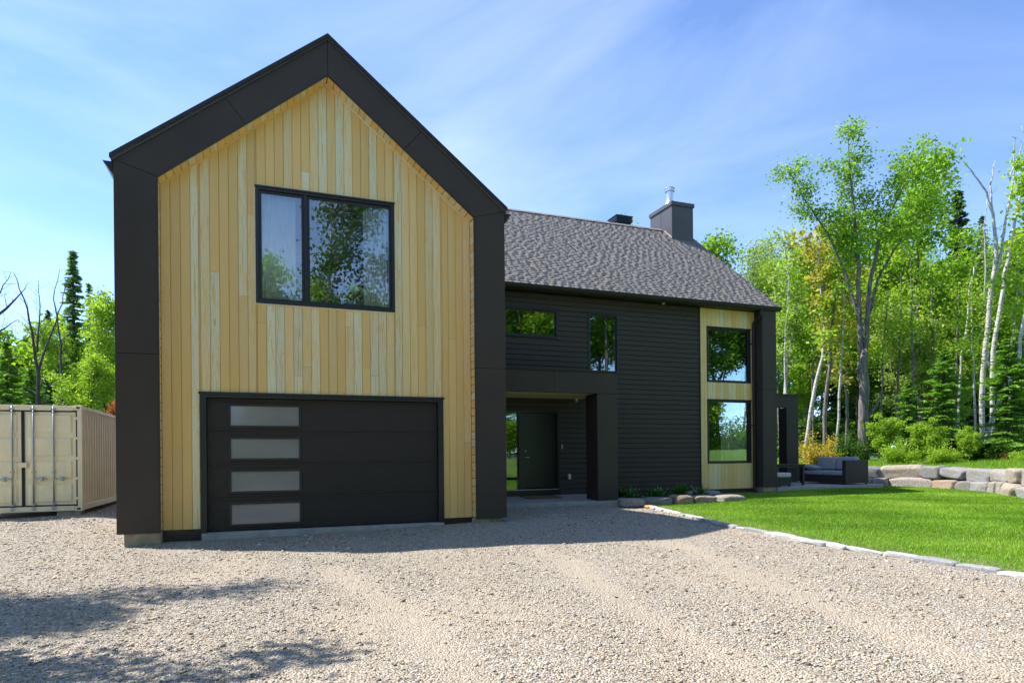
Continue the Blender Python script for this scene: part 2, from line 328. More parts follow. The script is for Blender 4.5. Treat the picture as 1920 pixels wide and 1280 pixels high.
c = ramp(nt, [(0.0, (0.24, 0.245, 0.26)), (0.5, (0.38, 0.375, 0.36)), (0.9, (0.47, 0.455, 0.43)), (0.93, (0.50, 0.30, 0.12)), (1.0, (0.52, 0.32, 0.14))], r)
c = mixc(nt, 0.7, c, ramp(nt, [(0.3, (0.65, 0.65, 0.67)), (0.7, (1.25, 1.25, 1.22))], noise(nt, 22, 5, ps)), 'MULTIPLY')
nt.links.new(c, p.inputs['Base Color']); p.inputs['Roughness'].default_value = 0.85; bump(nt, p, noise(nt, 30, 5, ps), 0.5, 0.02); M['edging'] = m

# ------------------------------------------------------------------ ground
rs = np.random.RandomState(5)
EDGE_PX = [(1168, 944), (1205, 949), (1245, 958), (1300, 971), (1375, 989), (1450, 1003), (1540, 1020), (1620, 1034), (1700, 1046), (1800, 1063), (1920, 1082)]
EP = np.array([atz(x, y, 0.05)[:2] for x, y in EDGE_PX]); EP = np.vstack([[12.05, 6.5], EP, [EP[-1][0] - 0.05, -14], [EP[-1][0] - 0.3, -40]])
_o = np.argsort(EP[:, 1]); EY, EX = EP[_o, 1], EP[_o, 0]
def edge_x(y): return np.interp(y, EY, EX)
def hg(x, y):
    x = np.asarray(x, float); y = np.asarray(y, float)
    z = np.clip(-0.1 + 0.0185 * x, -0.22, 0.05) + 0.20 * sstep(0.5, 5, y) * sstep(0.3, -1.6, x) + 0.06 * sstep(11, 15, x)
    return z
TRK = [np.array([atz(x, y, 0.0)[:2] for x, y in t]) for t in ([(1010, 1034), (1060, 1050), (1110, 1090), (1200, 1150), (1330, 1215), (1500, 1285)], [(1250, 1022), (1320, 1045), (1400, 1085), (1510, 1130), (1660, 1190), (1830, 1250), (2000, 1320)], [(620, 1060), (700, 1110), (790, 1180), (900, 1290)])]
def track_mask(x, y):
    x = np.asarray(x, float); y = np.asarray(y, float); best = np.full(x.shape, 9.0)
    for t in TRK:
        for a, b in zip(t, t[1:]):
            d = b - a; f = np.clip(((x - a[0]) * d[0] + (y - a[1]) * d[1]) / (d @ d), 0, 1); best = np.minimum(best, np.hypot(x - a[0] - f * d[0], y - a[1] - f * d[1]))
    return np.exp(-(best / 0.26) ** 2)
def bumps(x, y): return 0.012 * np.sin(1.7 * x + 0.6 * y) * np.cos(1.1 * y - 0.4 * x) + 0.006 * np.sin(4.1 * x - 2.3 * y) - 0.008 * track_mask(x, y)
def grid(name, mat, U, Vv, fn, kind='structure', smooth=True):
    A, B = np.meshgrid(U, Vv, indexing='ij'); X, Y, Z = fn(A, B)
    V = np.stack([X.ravel(), Y.ravel(), Z.ravel()], 1); nu, nv = len(U), len(Vv)
    I = (np.arange(nu - 1)[:, None] * nv + np.arange(nv - 1)[None, :]).ravel()
    F = np.stack([I, I + nv, I + nv + 1, I + 1], 1)
    me = np_mesh(name, V, F, smooth); o = link(name, me, mat); o['kind'] = kind; return o
def spread(lo, hi, near, n, far):
    a = np.linspace(-near, near, n); b = np.geomspace(near * 1.15, far, 14)
    return np.concatenate([-b[::-1], a, b])
gU = spread(0, 0, 40, 60, 900)
grid('ground', M['ground'], gU, gU, lambda A, B: (A, B, hg(A, B) - 0.05 + np.where(np.hypot(A - 5, B) > 45, 0.012 * (np.hypot(A - 5, B) - 45).clip(0, 300), 0)))
gd = grid('gravel_drive', M['gravel'], np.concatenate([np.linspace(0, 0.55, 40, endpoint=False), np.linspace(0.55, 1, 150)]), np.concatenate([np.linspace(-34, -13, 30, endpoint=False), np.linspace(-13, 13, 200)]),
     lambda A, B: (-24 + A * (edge_x(B) + 24), B, hg(-24 + A * (edge_x(B) + 24), B) + bumps(-24 + A * (edge_x(B) + 24), B)))
_c = np.empty(len(gd.data.vertices) * 3, np.float32); gd.data.vertices.foreach_get('co', _c); _c = _c.reshape(-1, 3)
_a = gd.data.attributes.new('track', 'FLOAT', 'POINT'); _a.data.foreach_set('value', track_mask(_c[:, 0], _c[:, 1]).astype(np.float32))
def lawn_z(x, y): return hg(x, y) + 0.02 + 0.02 * np.sin(0.8 * x + 0.5) * np.cos(0.7 * y)
grid('lawn', M['turf'], np.linspace(0, 1, 60), np.linspace(-30, 12, 100),
     lambda A, B: (edge_x(B) + 0.02 + A * (34 - edge_x(B)), B, lawn_z(edge_x(B) + A * (34 - edge_x(B)), B)))

# ------------------------------------------------------------------ the house
GW, WC, ZK, ZA, ZB, ZKI, ZAI, GD = 7.132, 0.655, 6.555, 9.364, 0.13, 6.367, 8.729, 0.349
GM = GW / 2; DM = 5.181; PY = 3.242
SLI = (ZAI - ZKI) / (GM - WC); SLO = (ZA - ZK) / GM
def gin(x): return ZAI - abs(x - GM) * SLI
def gout(x): return ZA - abs(x - GM) * SLO
house = root('house', 'black clad gabled house with pale wood front, garage door and dark shingle roof', 'house')
def H(mb, name, mat, parent=None, **kw): return mb.build(name, mat, parent or house, **kw)
WIN_G = (2.25, 4.877, 4.346, 6.561); DOOR_G = (1.275, 5.861, -0.4, 2.639)
rnd = random.Random(11)
def holed(mb, xa, xb, y0, y1, z0, z1, h):
    if h is None: return mb.box(xa, xb, y0, y1, z0, z1)
    return mb.box(xa, xb, y0, h[0], z0, z1).box(xa, xb, h[1], y1, z0, z1).box(xa, xb, h[0], h[1], z0, h[2]).box(xa, xb, h[0], h[1], h[3], z1)
def cells(x0, x1, z0, top, holes):
    """split a wall into upright strips that leave the holes open; top is a function of x"""
    xs = sorted({x0, x1, *[h[i] for h in holes for i in (0, 1) if x0 < h[i] < x1], *([GM] if top is gin and x0 < GM < x1 else [])})
    for a, b in zip(xs, xs[1:]):
        m = (a + b) / 2; hs = sorted([h for h in holes if h[0] < m < h[1]], key=lambda h: h[2]); lo = z0
        for h in hs:
            if h[2] > lo: yield a, b, lo, h[2], h[2]
            lo = max(lo, h[3])
        yield a, b, lo, top(a), top(b)
def board(x0, x1, y, z0, za, zb, mat, name, parent, th=0.022, gap=0.004, ch=0.008):
    x0 += gap / 2; x1 -= gap / 2
    k = (zb - za) / (x1 - x0)
    prof = [(x0, y + th), (x0, y + ch), (x0 + ch, y), (x1 - ch, y), (x1, y + ch), (x1, y + th)]
    n = 6; vs = [(px, py, z0) for px, py in prof] + [(px, py, za + k * (px - x0)) for px, py in prof]
    fs = [tuple(range(n)), tuple(range(n, 2 * n))[::-1]] + [(i, n + i, n + (i + 1) % n, (i + 1) % n) for i in range(n)]
    return MB().add(vs, fs).build(name, mat, parent)
# garage gable wall
mb = MB()
for a, b, z0, za, zb in cells(WC - 0.05, GW - WC + 0.05, -0.1, lambda x: gin(x) + 0.06, [WIN_G, DOOR_G]):
    mb.prism([(a, z0), (b, z0), (b, zb), (a, za)], 'y', GD + 0.024, GD + 0.16)
gwall = H(mb, 'garage_front_wall', M['siding'])
nb = 36; bw = (GW - 2 * WC) / nb
for i in range(nb):
    xa, xb = WC + i * bw, WC + (i + 1) * bw
    pieces = list(cells(xa, xb, 0.138, gin, [WIN_G, DOOR_G]))
    for a, b, z0, za, zb in pieces:
        if b - a < 0.012: continue
        top = min(za, zb)
        if top - z0 > 1.6 and rnd.random() < 0.35:
            zc = z0 + (top - z0) * rnd.uniform(0.2, 0.8)
            board(a, b, GD, z0, zc - 0.002, zc - 0.002, M['wood_v'], 'wood_board', gwall); z0 = zc + 0.002
        board(a, b, GD, z0, za - 0.02, zb - 0.02, M['wood_v'], 'wood_board', gwall)
# thin wood trims round the window and along the rakes
mb = MB(); t = 0.03
x0, x1, z0, z1 = WIN_G
mb.box(x0 - t, x1 + t, GD - 0.012, GD - 0.0005, z1, z1 + t).box(x0 - t, x1 + t, GD - 0.012, GD - 0.0005, z0 - t, z0).box(x0 - t, x0, GD - 0.012, GD - 0.0005, z0, z1).box(x1, x1 + t, GD - 0.012, GD - 0.0005, z0, z1)
H(mb, 'window_trim', M['wood_h'], gwall)
for s in (-1, 1):
    xa = WC if s < 0 else GW - WC
    H(MB().prism([(xa, ZKI), (GM, ZAI), (GM, ZAI - 0.05), (xa, ZKI - 0.05)], 'y', GD - 0.014, GD - 0.0008), 'rake_trim', M['wood_h'], gwall)
# wood reveal boards (jambs and soffit of the portal)
reveal = H(MB().box(WC - 0.06, WC - 0.024, 0.03, GD + 0.02, ZB, ZKI).box(GW - WC + 0.024, GW - WC + 0.06, 0.03, GD + 0.02, ZB, ZKI), 'portal_reveal', M['panel'])
nz = 38; hz = (ZKI - ZB - 0.01) / nz
for s, xx in ((1, WC), (-1, GW - WC)):
    for i in range(nz):
        z0 = ZB + 0.01 + i * hz
        x_in, x_out = xx, xx - s * 0.022
        mb = MB(); g = 0.005; c = 0.008
        prof = [(x_out, z0 + g), (x_in - s * c, z0 + g), (x_in, z0 + g + c), (x_in, z0 + hz - g - c), (x_in - s * c, z0 + hz - g), (x_out, z0 + hz - g)]
        mb.prism(prof, 'y', 0.055, GD - 0.006); mb.build('reveal_board', M['wood_h'], reveal)
nr = 24
for s in (-1, 1):
    p0 = np.array([WC if s < 0 else GW - WC, ZKI]); p1 = np.array([GM, ZAI]); d = (p1 - p0); Ln = np.linalg.norm(d); d /= Ln
    nn = np.array([-d[1], d[0]]) * (1 if s < 0 else -1)
    for i in range(nr):
        a = p0 + d * (Ln * i / nr + 0.005); b = p0 + d * (Ln * (i + 1) / nr - 0.005)
        pr = [a + nn * 0.022, a + d * 0.0 + nn * 0.006, a + d * 0.006, b - d * 0.006, b + nn * 0.006, b + nn * 0.022]
        MB().prism([tuple(q) for q in pr], 'y', 0.055, GD - 0.006).build('reveal_board', M['wood_h'], reveal)
# black portal panels
def panel(poly, name='portal_panel', y0=0.0, y1=0.05, bevel=0.004): return H(MB().prism(poly, 'y', y0, y1), name, M['panel'], bevel=bevel)
g = 0.004
for s in (-1, 1):
    X = (lambda x: x) if s < 0 else (lambda x: GW - x)
    panel([(X(0), ZB), (X(WC), ZB), (X(WC), 3.25 - g), (X(0), 3.25 - g)])
    panel([(X(0), 3.25 + g), (X(WC), 3.25 + g), (X(WC), ZKI - g), (X(0), ZK - g)])
    cut = 0.46
    o0, o1 = np.array([0, ZK]), np.array([GM, ZA]); i0, i1 = np.array([WC, ZKI]), np.array([GM, ZAI])
    oc, ic = o0 + (o1 - o0) * (cut + 0.03), i0 + (i1 - i0) * (cut + 0.06)
    oc, ic = np.array([1.765, gout(1.765)]), np.array([2.10, gin(2.10)])
    dd = (o1 - o0) / np.linalg.norm(o1 - o0) * g
    P = lambda *ps: [(X(q[0]), q[1]) for q in ps]
    panel(P(o0 + (0, g), i0 + (0, g), ic - dd, oc - dd)); panel(P(oc + dd, ic + dd, i1 - (g, 0), o1 - (g, 0)))
    # body of the portal behind the panels, and inner dark lip
    H(MB().box(min(X(0.012), X(WC - 0.062)), max(X(0.012), X(WC - 0.062)), 0.052, GD + 0.3, ZB + 0.01, ZKI), 'portal_post', M['panel'])
    H(MB().prism(P((0.012, ZK - 0.2), (WC, ZKI + 0.03), (GM, ZAI + 0.03), (GM, ZA - 0.03), (0.012, ZK - 0.03)), 'y', 0.052, GD + 0.3), 'portal_rafter', M['panel'])
    H(MB().prism(P((WC, ZB), (WC + 0.018, ZB), (WC + 0.018, ZKI - 0.008), (GM, ZAI - 0.022), (GM, ZAI), (WC, ZKI)), 'y', -0.004, 0.05), 'panel_lip', M['frame'])
    H(MB().box(min(X(0.10), X(WC + 0.003)), max(X(0.10), X(WC + 0.003)), 0.06, 0.9, -0.5, ZB - 0.002), 'post_footing', M['concrete_old'], bevel=0.01)
    # side walls of the garage wing
    H(holed(MB(), min(X(0.02), X(0.17)), max(X(0.02), X(0.17)), GD + 0.301, DM + 4.4, 0.0, ZK - 0.1, (0.9, 4.2, 3.6, 6.1) if s < 0 else None), 'side_wall', M['siding'])  # left wall gets an unseen opening, added to let sun into the room
    ba, bb = (0.66, 1.272) if s < 0 else (5.864, 6.47)
    H(MB().box(ba, bb, GD + 0.006, GD + 0.023, -0.3, 0.132), 'base_flashing', M['frame'])
# garage door
dx0, dx1, _, dz1 = DOOR_G; FW = 0.11
dfr = MB().box(dx0, dx0 + FW, GD - 0.02, GD + 0.16, -0.05, dz1).box(dx1 - FW, dx1, GD - 0.02, GD + 0.16, -0.05, dz1).box(dx0 + FW, dx1 - FW, GD - 0.02, GD + 0.16, dz1 - 0.09, dz1)
dfr.box(dx0 - 0.02, dx1 + 0.02, GD - 0.045, GD - 0.021, dz1 - 0.03, dz1 + 0.012)
gdoor = H(dfr, 'garage_door', M['frame'], bevel=0.006)
lx0, lx1, lz0, lz1 = dx0 + FW + 0.004, dx1 - FW - 0.004, 0.075, dz1 - 0.094
sec = (lz1 - lz0) / 4; WX0, WX1 = 1.79, 3.005; wz = [(2.094, 2.442), (1.452, 1.812), (0.799, 1.202), (0.177, 0.592)]
for k in range(4):
    zb_, zt_ = lz0 + k * sec + 0.003, lz0 + (k + 1) * sec - 0.003
    wz0, wz1 = zb_ + sec * 0.17, zb_ + sec * 0.77
    mb = MB()
    for a, b, z0, za, zb in cells(lx0, lx1, zb_, lambda x: zt_, [(WX0, WX1, wz0, wz1)]): mb.box(a, b, GD + 0.10, GD + 0.145, z0, za)
    for zz in (zb_ + sec * 0.06, zb_ + sec * 0.90): mb.box(lx0 + 0.02, lx1 - 0.02, GD + 0.094, GD + 0.0995, zz, zz + 0.012)
    mb.build('door_section', M['gdoor'], gdoor)
    f = 0.045; mb = MB()
    mb.box(WX0 - f, WX1 + f, GD + 0.075, GD + 0.0935, wz1, wz1 + f).box(WX0 - f, WX1 + f, GD + 0.075, GD + 0.0935, wz0 - f, wz0)
    mb.box(WX0 - f, WX0, GD + 0.075, GD + 0.0935, wz0, wz1).box(WX1, WX1 + f, GD + 0.075, GD + 0.0935, wz0, wz1)
    mb.build('window_frame', M['frame'], gdoor, bevel=0.006)
    MB().box(WX0, WX1, GD + 0.103, GD + 0.115, wz0, wz1).build('pane', M['frost'], gdoor)
H(MB().box(dx0 + 0.02, dx1 - 0.02, GD - 0.10, GD + 0.9, -0.4, 0.055), 'garage_sill', M['concrete'], bevel=0.01)
# windows
def window(x0, x1, z0, z1, y, parts, fw=0.065, deep=0.10, sash=0.05, name='window', parent=None, proud=0.02):
    mb = MB(); y0, y1 = y - proud, y + deep
    mb.box(x0, x1, y0, y1, z1 - fw, z1).box(x0, x1, y0, y1, z0, z0 + fw).box(x0, x0 + fw, y0, y1, z0 + fw, z1 - fw).box(x1 - fw, x1, y0, y1, z0 + fw, z1 - fw)
    mb.box(x0 - 0.012, x1 + 0.012, y0 - 0.022, y0 - 0.001, z1 - 0.022, z1 + 0.012)
    w = H(mb, name, M['frame'], bevel=0.005)
    xs = [x0 + fw] + parts + [x1 - fw]
    for i, (a, b) in enumerate(zip(xs, xs[1:])):
        if i: a += 0.03
        if i < len(xs) - 2: b -= 0.03; MB().box(b, b + 0.06, y0 + 0.008, y1 - 0.002, z0 + fw, z1 - fw).build('mullion', M['frame'], w, bevel=0.004)
        mb = MB(); c, d, e, f_ = a + 0.001, b - 0.001, z0 + fw + 0.001, z1 - fw - 0.001; s = sash; ya, yb = y + 0.02, y + 0.07
        mb.box(c, d, ya, yb, f_ - s, f_).box(c, d, ya, yb, e, e + s).box(c, c + s, ya, yb, e + s, f_ - s).box(d - s, d, ya, yb, e + s, f_ - s)
        mb.build('sash', M['frame'], w, bevel=0.004)
        MB().box(c + s, d - s, ya + 0.022, ya + 0.03, e + s, f_ - s).build('pane', M['glass'], w)
    return w
window(*WIN_G, GD, [3.157], sash=0.045)
# rooms behind the glass
LIGHT_HOLE_G = (0.9, 4.2, 3.6, 6.1); LIGHT_HOLE_U = (6.0, 9.0, 3.8, 5.9); LIGHT_HOLE_L = (6.0, 9.0, 0.8, 3.0)  # unseen side openings, added so daylight reaches the rooms and curtains
def room(x0, x1, y0, y1, z0, z1, left=None, right=None):
    t = 0.05
    mb = MB().box(x0, x1, y0, y1, z0 - t, z0).box(x0, x1, y0, y1, z1, z1 + t).box(x0, x1, y1, y1 + t, z0, z1)
    holed(mb, x0 - t, x0, y0, y1, z0, z1, left); holed(mb, x1, x1 + t, y0, y1, z0, z1, right)
    H(mb, 'room', M['room'])
room(0.75, 6.35, GD + 0.18, 4.8, 3.3, 6.70, left=LIGHT_HOLE_G)
# main wall openings
W_S = (8.3, 10.75, 4.985, 5.875); W_T = (11.78, 12.855, 3.80, 5.872)
W_U = (16.238, 18.067, 3.85, 5.713); W_L = (16.238, 18.067, 1.112, 3.269); DOOR_M = (8.75, 10.77, 0.0, 2.80)
YL, YR = 15.94, 18.24; EAVE = 6.33
mb = MB()
for a, b, z0, za, zb in cells(6.9, 18.8, 0.1, lambda x: EAVE, [W_S, W_T, W_U, W_L, DOOR_M]): mb.box(a, b, DM + 0.026, DM + 0.17, z0, za)
mwall = H(mb, 'main_front_wall', M['siding'])
nrow = 39; rh = (EAVE - 0.25) / nrow
for i in range(nrow):
    z0 = 0.25 + i * rh; z1 = z0 + rh
    cuts = [7.15, YL]
    for h in (W_S, W_T, DOOR_M):
        if h[2] < (z0 + z1) / 2 < h[3]: cuts += [h[0], h[1]]
    cuts.sort()
    for a, b in zip(cuts[::2], cuts[1::2]):
        segs = [a]
        while segs[-1] < b - 2.2: segs.append(segs[-1] + rnd.uniform(1.6, 3.4))
        if b - segs[-1] < 0.5 and len(segs) > 1: segs.pop()
        segs.append(b)
        for c, d in zip(segs, segs[1:]):
            g = 0.002; prof = [(DM + 0.024, z0 + 0.001), (DM + 0.004, z0 + 0.001), (DM - 0.004, z0 + 0.012), (DM, z1 - 0.022), (DM + 0.020, z1 - 0.004), (DM + 0.024, z1 - 0.004)]
            MB().prism(prof, 'x', c + g, d - g).build('siding_board', M['siding'], mwall)
wpan = H(MB().box(YL, YL + 0.03, DM - 0.03, DM + 0.02, 0.22, EAVE), 'corner_trim', M['panel'])
nb2 = 14; b2 = (YR - YL - 0.03) / nb2
for i in range(nb2):
    for a, b, z0, za, zb in cells(YL + 0.03 + i * b2, YL + 0.03 + (i + 1) * b2, 0.25, lambda x: EAVE - 0.01, [W_U, W_L]):
        if b - a > 0.012 and za - z0 > 0.02: board(a, b, DM - 0.01, z0, za, zb, M['wood_v'], 'wood_board', mwall)
window(*W_S, DM, [], sash=0.03); window(*W_T, DM, [], sash=0.03)
window(*W_U, DM - 0.01, [], sash=0.035, deep=0.14, proud=0.01, fw=0.05); window(*W_L, DM - 0.01, [], sash=0.035, deep=0.14, proud=0.01, fw=0.05)
room(7.3, 15.2, DM + 0.19, 9.5, 3.5, 6.28); room(15.3, 18.6, DM + 0.19, 9.5, 3.55, 6.28, right=LIGHT_HOLE_U); room(15.3, 18.6, DM + 0.19, 9.5, 0.4, 3.45, right=LIGHT_HOLE_L); room(7.3, 15.2, DM + 0.30, 9.5, 0.4, 3.4)
H(MB().box(7.2, 18.78, DM + 0.03, DM + 0.4, -0.4, 0.245), 'foundation', M['concrete_old'])
# other walls of the main block
H(holed(holed(MB(), 18.66, 18.80, DM + 0.171, 14.9, 3.4, 6.3, LIGHT_HOLE_U), 18.66, 18.80, DM + 0.171, 14.9, -0.3, 3.4, LIGHT_HOLE_L), 'right_wall', M['siding'])
H(MB().box(0.3, 18.8, 14.9, 15.05, -0.3, 6.3), 'rear_wall', M['siding']); H(MB().box(0.3, 0.45, 9.6, 14.9, -0.3, 6.3), 'left_wall', M['siding'])
for xx, (ya_, yb_, za_, zb_) in ((0.06, LIGHT_HOLE_G), (18.70, LIGHT_HOLE_U), (18.70, LIGHT_HOLE_L)):
    f_ = 0.06; w_ = H(MB().box(xx, xx + 0.08, ya_, yb_, za_, za_ + f_).box(xx, xx + 0.08, ya_, yb_, zb_ - f_, zb_).box(xx, xx + 0.08, ya_, ya_ + f_, za_ + f_, zb_ - f_).box(xx, xx + 0.08, yb_ - f_, yb_, za_ + f_, zb_ - f_), 'window', M['frame'])  # frames of the unseen openings added to bring daylight indoors
    MB().box(xx + 0.03, xx + 0.04, ya_ + f_, yb_ - f_, za_ + f_, zb_ - f_).build('pane', M['glass'], w_)
for xx in (0.35, 18.70):
    H(MB().prism([(DM - 0.3, 6.301), (9.99, 10.55), (15.2, 6.301)], 'x', xx, xx + 0.1), 'gable_end_wall', M['siding'])
# right pilaster
PXA, PXB, PYF = 18.247, 18.842, 4.80
for z0, z1 in ((0.30, 3.62), (3.628, 6.36)): H(MB().box(PXA, PXB, PYF, DM + 0.16, z0, z1), 'pilaster_panel', M['panel'], bevel=0.004)
H(MB().box(PXA + 0.04, PXB - 0.02, PYF + 0.05, DM + 0.3, -0.3, 0.298), 'pilaster_footing', M['concrete_old'], bevel=0.01)
# ---- porch
beamz0, beamz1 = 3.149, 3.725
for a, b in ((7.14, 9.724), (9.732, 11.69)): H(MB().box(a, b, PY, PY + 0.16, beamz0, beamz1), 'porch_beam', M['panel'], bevel=0.004)
H(MB().box(7.14, 11.71, PY - 0.02, DM - 0.005, beamz1 + 0.001, beamz1 + 0.065), 'porch_roof', M['gutter'], bevel=0.006)
H(MB().box(11.53, 11.69, PY + 0.161, DM - 0.006, beamz0, beamz1), 'porch_side_beam', M['panel'])
H(MB().box(11.042, 11.69, PY + 0.001, PY + 0.69, 0.15, beamz0 - 0.006), 'porch_column', M['panel'], bevel=0.004)
sof = H(MB().box(7.14, 11.52, PY + 0.162, DM - 0.006, beamz0 + 0.03, beamz0 + 0.06), 'porch_soffit', M['siding'])
for i in range(11):
    y0 = PY + 0.165 + i * 0.160
    MB().box(7.15, 11.52, y0, y0 + 0.155, beamz0 + 0.008, beamz0 + 0.028).build('soffit_board', M['wood_x'], sof)
H(MB().add([(7.0, PY - 0.06, -0.3), (11.72, PY - 0.06, -0.3), (11.72, DM + 0.02, -0.3), (7.0, DM + 0.02, -0.3), (7.0, PY - 0.06, 0.145), (11.72, PY - 0.06, 0.145), (11.72, DM + 0.02, 0.235), (7.0, DM + 0.02, 0.235)],
           [(0, 3, 2, 1), (4, 5, 6, 7), (0, 1, 5, 4), (1, 2, 6, 5), (2, 3, 7, 6), (3, 0, 4, 7)]), 'porch_slab', M['concrete'], bevel=0.012)
# entrance door
a, b, _, top = DOOR_M; fy0, fy1 = DM - 0.03, DM + 0.16
fm = MB().box(a, b, fy0, fy1, top - 0.09, top).box(a, a + 0.08, fy0, fy1, 0.25, top - 0.09).box(b - 0.09, b, fy0, fy1, 0.25, top - 0.09).box(9.43, 9.58, fy0, fy1, 0.42, top - 0.09).box(a, b, fy0 - 0.04, fy1, 0.24, 0.40)
edoor = H(fm, 'entrance_door', M['door'], bevel=0.005)
MB().box(9.585, b - 0.095, DM + 0.05, DM + 0.095, 0.46, top - 0.095).build('door_leaf', M['door'], edoor, bevel=0.004)
for k in range(4):
    zz = 0.75 + k * 0.52
    MB().box(9.80, 10.42, DM + 0.042, DM + 0.0495, zz, zz + 0.02).build('door_moulding', M['frame'], edoor)
MB().box(a + 0.081, 9.429, DM + 0.06, DM + 0.07, 0.42, top - 0.095).build('sidelight_pane', M['glass'], edoor)
MB().box(a + 0.08, b - 0.09, DM - 0.10, DM + 0.06, 0.401, 0.425).build('threshold', M['galv'], edoor)
hm = MB(); hm.tube([(9.66, DM + 0.05, 1.38), (9.66, DM - 0.01, 1.38), (9.77, DM - 0.015, 1.38)], 0.014, 10); hm.lathe((9.66, DM + 0.03, 1.37), [(0.03, 0), (0.03, 0.02)], 14)
hm.build('door_handle', M['galv'], edoor)
MB().lathe((9.66, DM + 0.03, 1.55), [(0.03, 0), (0.03, 0.03)], 14).build('deadbolt', M['galv'], edoor)
# ---- roofs
def shingles(name, parent, P0, along, up, length, run, seed, expo=0.145):
    """tabs laid on a slope from the eave corner P0; along = unit vector, up = unit slope vector"""
    r = np.random.RandomState(seed); nrm = np.cross(along, up); nrm = nrm / np.linalg.norm(nrm)
    if nrm[2] < 0: nrm = -nrm
    V = []; F = []; T = []
    def slab(s0, s1, u0, u1, h0, h1, tone):
        bq = len(V)
        for (s, u, h) in ((s0, u0, h0), (s1, u0, h0), (s1, u1, h1), (s0, u1, h1), (s0, u0, h0 - 0.03), (s1, u0, h0 - 0.03), (s1, u1, h1 - 0.03), (s0, u1, h1 - 0.03)):
            V.append(P0 + along * s + up * u + nrm * h)
        for f, tn in (((0, 1, 2, 3), tone), ((4, 5, 1, 0), tone * 0.8), ((5, 6, 2, 1), tone), ((7, 4, 0, 3), tone), ((6, 7, 3, 2), tone)):  # lower edge face toned down, its shade put into the colour
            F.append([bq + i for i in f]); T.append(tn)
    rows = int(run / expo)
    for k in range(rows + 1):
        u0 = k * expo; u1 = min(u0 + expo * 1.15, run)
        s = -r.uniform(0, 0.3)
        while s < length:
            w = r.uniform(0.35, 0.8); a, b = max(s, 0), min(s + w, length); s += w
            if b > a + 0.01: slab(a, b, u0, u1, 0.012, 0.004, r.uniform(0.66, 0.74))
        per = 0.27; s = -per * ((k * 0.5) % 1) + r.uniform(-0.05, 0.05)
        while s < length:
            w = r.uniform(0.10, 0.17); a, b = max(s, 0), min(s + w, length)
            if b > a + 0.01:
                slab(a, b, u0, u1, 0.016, 0.006, r.uniform(0.68, 0.78))
                if u0 > 0.03: slab(a, b, u0 - 0.02, u0 + 0.01, 0.0145, 0.0150, r.uniform(0.3, 0.45))  # dark strip below each tab: printed band that also paints in the tab's shade
            s += per + r.uniform(-0.04, 0.04)
    o3 = origin(parent); V = np.array(V) - np.array(o3)
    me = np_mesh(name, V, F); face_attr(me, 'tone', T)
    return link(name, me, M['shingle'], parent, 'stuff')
RX0, RX1 = 0.2, 18.97; RY0, RZ0, RYR, RZR = 4.74, 6.46, 9.99, 10.70
roof = H(MB().prism([(RY0, RZ0), (RYR, RZR), (RYR * 2 - RY0, RZ0), (RYR * 2 - RY0, RZ0 - 0.14), (RYR, RZR - 0.14), (RY0, RZ0 - 0.14)], 'x', RX0, RX1), 'main_roof', M['cap'])
sv = np.array([0, RYR - RY0, RZR - RZ0]); run = np.linalg.norm(sv); sv = sv / run
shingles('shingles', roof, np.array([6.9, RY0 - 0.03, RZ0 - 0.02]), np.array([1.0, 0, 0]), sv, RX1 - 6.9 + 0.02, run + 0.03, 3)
sv2 = np.array([0, -sv[1], sv[2]])
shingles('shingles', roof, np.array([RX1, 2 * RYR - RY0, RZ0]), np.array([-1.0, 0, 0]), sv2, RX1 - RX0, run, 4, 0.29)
mb = MB()
for i in range(62): xx = 0.25 + i * 0.30; mb.prism([(RYR - 0.15, RZR - 0.075 + 0.01 * (i % 2)), (RYR, RZR + 0.045), (RYR + 0.15, RZR - 0.075), (RYR, RZR + 0.02)], 'x', xx, xx + 0.33, rnd.uniform(0.5, 0.9))
mb.build('ridge_cap', M['shingle'], roof, tone=True, kind='stuff')
# garage roof
gy0, gy1 = -0.05, 9.2
for s in (-1, 1):
    X = (lambda x: x) if s < 0 else (lambda x: GW - x)
    o = H(MB().prism([(X(-0.03), ZK - 0.035), (GM, ZA + 0.005), (GM, ZA + 0.07), (X(-0.03), ZK + 0.03)], 'y', gy0 + 0.02, gy1), 'garage_roof_slope', M['cap'])
    uv = np.array([(GM + 0.03) * (1 if s < 0 else -1), 0, ZA - ZK + 0.04]); rn = np.linalg.norm(uv); uv /= rn
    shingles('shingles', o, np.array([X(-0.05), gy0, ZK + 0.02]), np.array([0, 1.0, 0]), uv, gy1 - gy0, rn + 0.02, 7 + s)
    dv = 0.075; H(MB().prism([(X(-0.05), ZK + 0.0), (GM, ZA + 0.035), (GM, ZA + 0.035 + dv), (X(-0.05), ZK + dv)], 'y', gy0 - 0.016, gy0 - 0.003), 'drip_edge', M['gutter'])
    # gutter along the eave
    prof = [(X(-0.012), ZK - 0.035), (X(-0.012), ZK - 0.20), (X(-0.05), ZK - 0.20), (X(-0.10), ZK - 0.12), (X(-0.165), ZK - 0.03), (X(-0.16), ZK - 0.012), (X(-0.15), ZK - 0.03), (X(-0.05), ZK - 0.17), (X(-0.028), ZK - 0.17)]
    H(MB().prism(prof, 'y', 0.03, DM - 0.8), 'gutter', M['gutter'])
    H(MB().prism([(X(-0.012), ZK - 0.03), (X(-0.012), ZK - 0.198), (X(-0.05), ZK - 0.198), (X(-0.10), ZK - 0.12), (X(-0.163), ZK - 0.03)], 'y', 0.02, 0.029), 'gutter_end', M['gutter'])
mb = MB()
